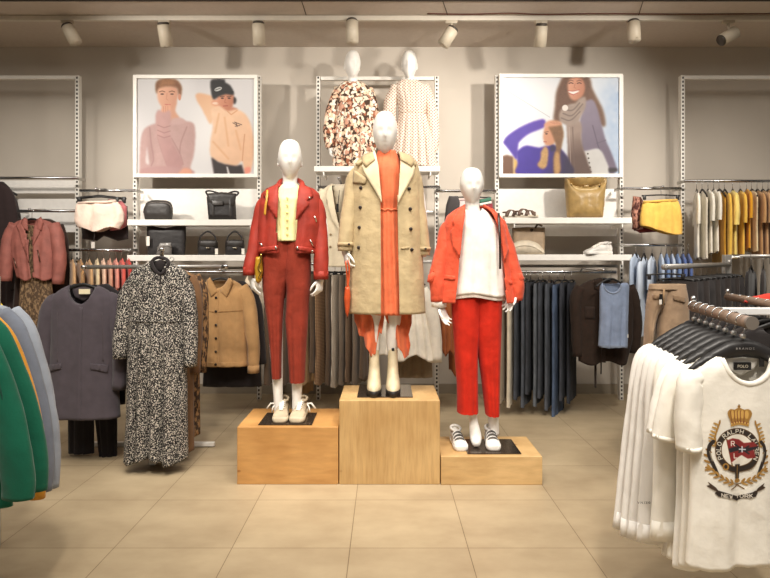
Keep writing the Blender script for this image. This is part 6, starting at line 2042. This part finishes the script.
# ring with lettering
for r, col in ((98, K), (70, (228, 222, 210))):
    cv.ell(cxr, cyr, r, r * 1.02, col)
for rr in (96, 72):
    cv.line([(cxr + rr * math.cos(a), cyr + rr * 1.02 * math.sin(a)) for a in np.linspace(0, 2 * PI, 60)], 2.4, GD)
word = 'POLO RALPH LAUREN'
for i, chh in enumerate(word):
    a = math.radians(150 + (390 - 150) * (i + .5) / len(word))
    for st in GL.get(chh, []):
        pts = []
        for (gx, gy) in st:
            lx, ly = (gx - .5) * 13.5, (gy - .5) * 17
            pts.append((cxr + (84 - ly) * math.cos(a) - lx * math.sin(a), cyr + (85 - ly) * math.sin(a) + lx * math.cos(a)))
        cv.line(pts, 3.2, (222, 214, 198))
# flag
cv.line([(215, 268), (236, 385)], 6, GD)
cv.poly([(215, 272), (240, 262), (270, 268), (292, 284), (330, 276), (352, 296), (330, 312), (340, 345), (305, 352), (282, 338), (260, 352), (232, 372)], RD, 1, smooth=False, vary=.05)
cv.poly([(222, 308), (250, 300), (288, 306), (350, 296), (352, 302), (300, 322), (262, 318), (226, 326)], (32, 30, 36), 1, smooth=False)
cv.line([(252, 290), (310, 330)], 7, (32, 30, 36)); cv.line([(310, 296), (270, 326)], 7, (32, 30, 36))
for dx_, dy_ in ((0, -12), (12, 0), (0, 12), (-12, 0)):
    cv.line([(284, 312), (284 + dx_, 312 + dy_)], 5, (200, 200, 206))
for chh, ox, oy in (('R', 234, 276), ('L', 246, 330)):
    for st in GL[chh]:
        cv.line([(ox + gx * 15, oy + gy * 20) for gx, gy in st], 3.6, (232, 222, 210))
cv.poly([(228, 372), (258, 352), (282, 340), (290, 352), (262, 366)], (228, 222, 210), 1, smooth=False)
# buckle
cv.ell(208, 388, 14, 16, GO); cv.ell(208, 388, 7, 9, K)
cv.poly([(250, 378), (274, 378), (272, 440), (262, 452), (252, 440)], K, 1, smooth=False)
cv.line([(262, 384), (262, 440)], 3, GO)
cv.ell(262, 452, 14, 10, GO)
# crown
cv.poly([(234, 206), (228, 182), (219, 158), (220, 142), (232, 132), (250, 134), (271, 126), (292, 134), (310, 132), (322, 142), (324, 158), (314, 182), (309, 206), (272, 199)], GO, 1)
for x0 in (240, 257, 271, 285, 302):
    cv.poly([(x0 - 9, 150), (x0, 137), (x0 + 9, 150), (x0 + 5, 172), (x0 - 5, 172)], (204, 160, 84), 1)
    cv.line([(x0 - 9, 142), (x0 - 7 + (271 - x0) * .12, 190)], 3.4, (118, 62, 28))
cv.line([(234, 196), (272, 189), (308, 196)], 7, (120, 58, 34), smooth=True)
for k in range(7):
    cv.ell(236 + 12 * k, 197 - 6 * math.sin(k * PI / 6), 4, 4, (212, 172, 96))
cv.line([(234, 207), (272, 200), (309, 207)], 6, (182, 136, 62), smooth=True)
cv.ell(271, 121, 7, 6, GO); cv.line([(271, 112), (271, 124)], 4, GD)
# banner
cv.poly([(160, 506), (172, 494), (202, 502), (236, 512), (262, 522), (290, 512), (324, 500), (338, 492), (350, 502), (340, 520), (312, 526), (284, 532), (263, 544), (240, 532), (206, 526), (176, 522)], K, 1, smooth=False)
for s in (-1, 1):
    cv.poly([(cxr - 4 + s * 74, 506), (cxr - 4 + s * 92, 482), (cxr - 4 + s * 124, 458), (cxr - 4 + s * 116, 474), (cxr - 4 + s * 128, 480), (cxr - 4 + s * 108, 492)], (60, 42, 28), 1, smooth=False)
for i, chh in enumerate('NEW YORK'):
    x = 196 + 17.4 * i
    y = 516 + 9 * (1 - abs(i - 3.5) / 3.5)
    for st in GL.get(chh, []):
        cv.line([(x + (gx - .5) * 12, y + (gy - .5) * 15 + (-.12 if i > 3 else .12) * (gx - .5) * 10) for gx, gy in st], 3, (226, 218, 204))
Hh, W = cv.X.shape
dc = 1.98 - .05
cols = cv.cols()
V = []
for j in range(Hh):
    for i in range(W):
        q = P(680 + cv.xs[i] / 4.444, 380 + cv.ys[j] / 4.444, dc)
        V.append(TB0.front(q.x, q.z, .0035))
al = cv.al
keep = (al[:-1, :-1] + al[1:, :-1] + al[:-1, 1:] + al[1:, 1:]) > 1.6
used = sorted({v for f in grid_faces(W, Hh, keep) for v in f})
mp = {v: k for k, v in enumerate(used)}
Fc = [tuple(mp[v] for v in f) for f in grid_faces(W, Hh, keep)]
add('crest_print', [V[v] for v in used], Fc, mat_vcol('crest_ink', .8), TEE0, cols=cols[used])

# black clothes on the second arm of the front rack
for k in range(6):
    f = k / 5.0
    q = Vector((1.75, 2.62, 1.197)).lerp(Vector((1.885, 3.2, 1.197)), f)
    lab = '%s black top on the rear arm of the front rack' % ORD[k]
    dup(TL if k % 2 else TS, q + Vector((0, 0, .022)), math.radians(-8 + 3 * (k % 3)), lab, 'black tops on the front rack', mats={'body': blk[k % 3], 'sleeve': blk[k % 3]})
    dup(HP, q + Vector((0, 0, .022)), math.radians(-8 + 3 * (k % 3)), 'black hanger holding the ' + lab, None)
t = garment('folded_sweater', 'bright red garment piled on top of the front rack crossbar', 'top', 762, 304, 2.75)
add('body', *pillow(spline([(744, 303), (750, 298.5), (760, 295), (772, 293), (790, 294), (800, 303), (780, 304.5)], 3), 2.95, .05, R=4), fab((206, 52, 36)), t)

# ---- coats on the rack cut by the left edge
def coat(name, label, d_, prof, sl, mat, cat='coat', th=.05, **k):
    t_ = garment(name, label, cat, 0, max(r[0] for r in prof), d_, 'coats at the left edge')
    prof = [r[:3] + (r[3] * .62,) for r in prof]
    sl = [r[:4] + (r[4] * .75,) for r in sl] if sl else None
    b_, o_ = body(t_, prof, d_, th, mat, [sl] if sl else [], solid=.004, wob=(.04, 2, .4), folds=(.004, 2.2, .7), N=70, M=44, wrinkle=.0025, **k)
    return t_, b_


lg = fab((138, 144, 154), .85, .2); gb = fab((104, 110, 122), .9, .25); grn = fab((8, 86, 64), .9, .25, .15); mst = fab((196, 136, 40), .85)
coat('coat', 'light grey coat furthest back of the coats cut by the left edge', 2.62, [(303, -36, -10, .03), (307, -50, 8, .04), (316, -62, 18, .045), (360, -66, 24, .05), (470, -70, 30, .055)],
     [(10, 313, 2.62, 10, .04), (24, 332, 2.62, 11, .045), (38, 378, 2.61, 11, .045), (47.5, 428, 2.6, 10.5, .042), (50.5, 460, 2.59, 8.6, .04), (50.5, 487, 2.59, 7.4, .036)], lg)
coat('coat', 'slate grey-blue coat in front of the light grey coat at the left edge', 2.53, [(303, -46, -18, .03), (308, -62, 0, .04), (318, -72, 10, .045), (360, -76, 14, .05), (470, -80, 20, .055)],
     [(0, 314, 2.53, 10, .038), (15, 334, 2.53, 11.5, .042), (30, 380, 2.52, 12, .042), (41, 430, 2.51, 11, .04), (44, 464, 2.50, 9, .038), (43, 490, 2.50, 8, .035)], gb)
coat('coat', 'mustard coat showing as a thin edge between grey and green coats', 2.44, [(308, -56, -28, .03), (314, -70, -10, .04), (326, -80, 2, .04), (370, -84, 4, .045), (470, -88, 8, .05)],
     [(-12, 321, 2.44, 10, .034), (5, 342, 2.44, 11, .038), (20, 384, 2.43, 12, .038), (31.5, 430, 2.42, 11.5, .036), (36, 468, 2.41, 9.4, .034), (36, 498, 2.41, 8, .032)], mst)
coat('coat', 'green coat standing second in front at the left edge', 2.34, [(312, -70, -42, .03), (318, -84, -18, .04), (330, -92, -8, .045), (370, -96, -4, .05), (475, -100, 2, .055)],
     [(-15, 324, 2.34, 12, .038), (0, 344, 2.34, 13, .042), (17, 390, 2.32, 14, .042), (30, 434, 2.31, 13.5, .04), (35, 466, 2.30, 12, .038), (36, 490, 2.30, 10.5, .036)], grn)
t, b_ = coat('coat', 'nearest green coat with long sleeve cut by the left edge', 2.22, [(322, -80, -50, .03), (330, -96, -24, .04), (342, -104, -14, .05), (390, -106, -6, .055), (506, -110, 12, .06)],
             [(-26, 336, 2.22, 14, .04), (-13, 358, 2.21, 15, .045), (2, 400, 2.20, 16, .048), (13, 446, 2.18, 16, .046), (18, 480, 2.17, 15, .044), (18, 498, 2.17, 14.5, .042)], grn)
add('sleeve_seam', *tube([P(x, y, 2.22 - .055) for x, y in spline([(-10, 352), (0, 388), (9, 430), (19, 470), (26, 496)], 4)], .0025, 5), fab((12, 66, 52)), t)
coat('jacket', 'bright yellow garment peeking out at the left edge above the coats', 2.9, [(299, -40, -12, .03), (303, -50, 1, .04), (312, -54, 5, .04), (400, -58, 4, .05)], None, fab((222, 190, 40)), 'jacket')

# ---- the rack that carries the coats
rk = thing('garment_rack', 'floor rack at the left edge carrying green, mustard and grey coats', 'clothes rack', (-1.90, 2.85, 0))
add('arm', *tube([Vector((-1.665, 2.12, 1.285)), Vector((-1.90, 2.85, 1.285))], .016, 14), M_STEEL, rk)
add('post', *box((-1.90, 2.87, .66), (.04, .04, 1.32)), M_STEEL, rk, smooth=False, bevel=.004)
add('foot', *box((-1.96, 2.72, .025), (.05, .5, .035)), M_STEEL, rk, smooth=False, bevel=.004)
for d_, px_, nm in ((2.62, -23, 'light grey coat'), (2.53, -32, 'slate grey-blue coat'), (2.44, -42, 'mustard coat'), (2.34, -56, 'second green coat'), (2.22, -65, 'nearest green coat')):
    dup(HW, Vector((P(px_, 0, d_).x, d_, 1.305)), 0, 'black hanger inside the %s at the left edge' % nm, scale=(.85, 1, 1))

# ---- short arms that carry the front-facing garments
def carry(start, px, py, dg, dr):
    r_ = [o for o in COL.objects if o.get('category') == 'clothes rail' and o['label'].startswith(start)][0]
    q = P(px, py, dg)
    zr = r_.location.z
    e = Vector((q.x, dg - .035, q.z + .004))
    add('arm', *tube([Vector((q.x, dr, zr + .012)), Vector((q.x, dr - .03, max(zr, e.z) + .012)), e], .008, 8), M_CHROME, r_)
    add('arm_stop', *lathe(e + Vector((0, 0, -.004)), [(.008, 0), (.013, .005), (.013, .017), (.006, .024)], 12), M_CHROME, r_)


carry('chrome rail carrying the dusty pink', 32, 211, 5.5, 5.72)
carry('short chrome rail carrying the pale pink', 98, 190.5, 5.56, 5.72)
carry('chrome rail under the black handbags', 221, 271, 5.15, 5.3)
carry('chrome rail under the dress shelf', 339, 180, 5.45, 5.72)
carry('low rail between the mannequins', 407, 272, 5.2, 5.5)
carry('chrome rail behind the mannequin', 470, 191, 5.62, 5.72)
carry('chrome rail under the white sneakers', 602, 271, 4.97, 5.5)
carry('chrome rail carrying the yellow', 661, 188.5, 5.56, 5.72)

for p_ in (TS, TL, TN, TW, T1, T3, HP, HC, HW):
    prune(p_)

# ================================================================== LIGHT AND CAMERA
def spot(loc, target, watt, size=60, blend=.7, rad=.06, col=(1.0, .86, .68)):
    L = bpy.data.lights.new('ceiling_spot', 'SPOT')
    L.energy = watt; L.spot_size = math.radians(size); L.spot_blend = blend; L.shadow_soft_size = rad; L.color = col
    o_ = bpy.data.objects.new('ceiling_spot', L)
    COL.objects.link(o_)
    o_.location = loc
    o_.rotation_euler = (Vector(target) - Vector(loc)).to_track_quat('-Z', 'Y').to_euler()
    return o_


WC = (1.0, .93, .835)
# tracks out in the shop, about head-lamp height: cross the display wall from both sides
spot((-3.4, 2.9, 3.2), (-1.35, 6.0, 2.35), 380, 60, .9, .11, WC)
spot((3.0, 2.9, 3.2), (1.55, 6.0, 2.4), 380, 60, .9, .11, WC)
spot((1.65, 2.9, 3.2), (0.2, 6.0, 2.7), 300, 56, .9, .11, WC)
spot((2.9, 2.9, 3.2), (-0.35, 6.0, 2.7), 260, 44, .9, .11, WC)
spot((-2.0, 2.9, 3.2), (-3.2, 5.9, 1.7), 250, 52, .9, .11, WC)
spot((2.6, 2.9, 3.2), (3.3, 5.9, 1.6), 200, 50, .9, .11, WC)
# spots on the mannequins
spot((-0.85, 2.9, 4.0), (-0.62, 3.9, 1.2), 140, 50, .8, .05, WC)
spot((0.2, 2.9, 4.0), (0.0, 3.9, 1.4), 140, 50, .8, .05, WC)
spot((0.85, 2.9, 4.0), (0.6, 3.9, 1.1), 140, 50, .8, .05, WC)
# shop floor
spot((-0.6, 0.8, 4.2), (-0.9, 3.0, 0.2), 280, 75, .9, .15, WC)
spot((1.0, 0.8, 4.2), (1.0, 3.0, 0.2), 280, 75, .9, .15, WC)
spot((0.6, 0.2, 3.6), (1.3, 2.2, 0.8), 190, 54, .9, .15, WC)
spot((-1.4, 1.4, 4.0), (-1.5, 4.1, 0.8), 260, 50, .9, .12, WC)
spot((2.0, 2.0, 4.0), (2.2, 4.4, 1.0), 230, 50, .9, .12, WC)
# the many ceiling lamps of the shop behind the camera, as one broad soft source
L = bpy.data.lights.new('ceiling_lamps', 'AREA'); L.shape = 'RECTANGLE'; L.size = 9; L.size_y = 5; L.energy = 350; L.color = WC
o_ = bpy.data.objects.new('ceiling_lamps', L); COL.objects.link(o_); o_.location = (0, 1.2, 4.45)
W = bpy.data.worlds.new('shop_ambience'); SC.world = W; W.use_nodes = True
W.node_tree.nodes['Background'].inputs['Color'].default_value = (1.0, .93, .85, 1)
W.node_tree.nodes['Background'].inputs['Strength'].default_value = .13
cam = bpy.data.cameras.new('camera'); co_ = bpy.data.objects.new('camera', cam); COL.objects.link(co_)
co_.location = (0, 0, H); co_.rotation_euler = (PI / 2, 0, 0)
cam.sensor_width = 36; cam.lens = 36 * F / 770
cam.shift_x = (385 - X0) / 770; cam.shift_y = -(289 - YH) / 770
cam.clip_start = .05
SC.camera = co_
SC.view_settings.view_transform = 'Standard'
SC.view_settings.look = 'None'
SC.view_settings.exposure = 0.0
SC.view_settings.gamma = 1.0
SC.view_settings.use_curve_mapping = False
SC.cycles.use_denoising = True
SC.cycles.max_bounces = 6
SC.cycles.sample_clamp_indirect = 6
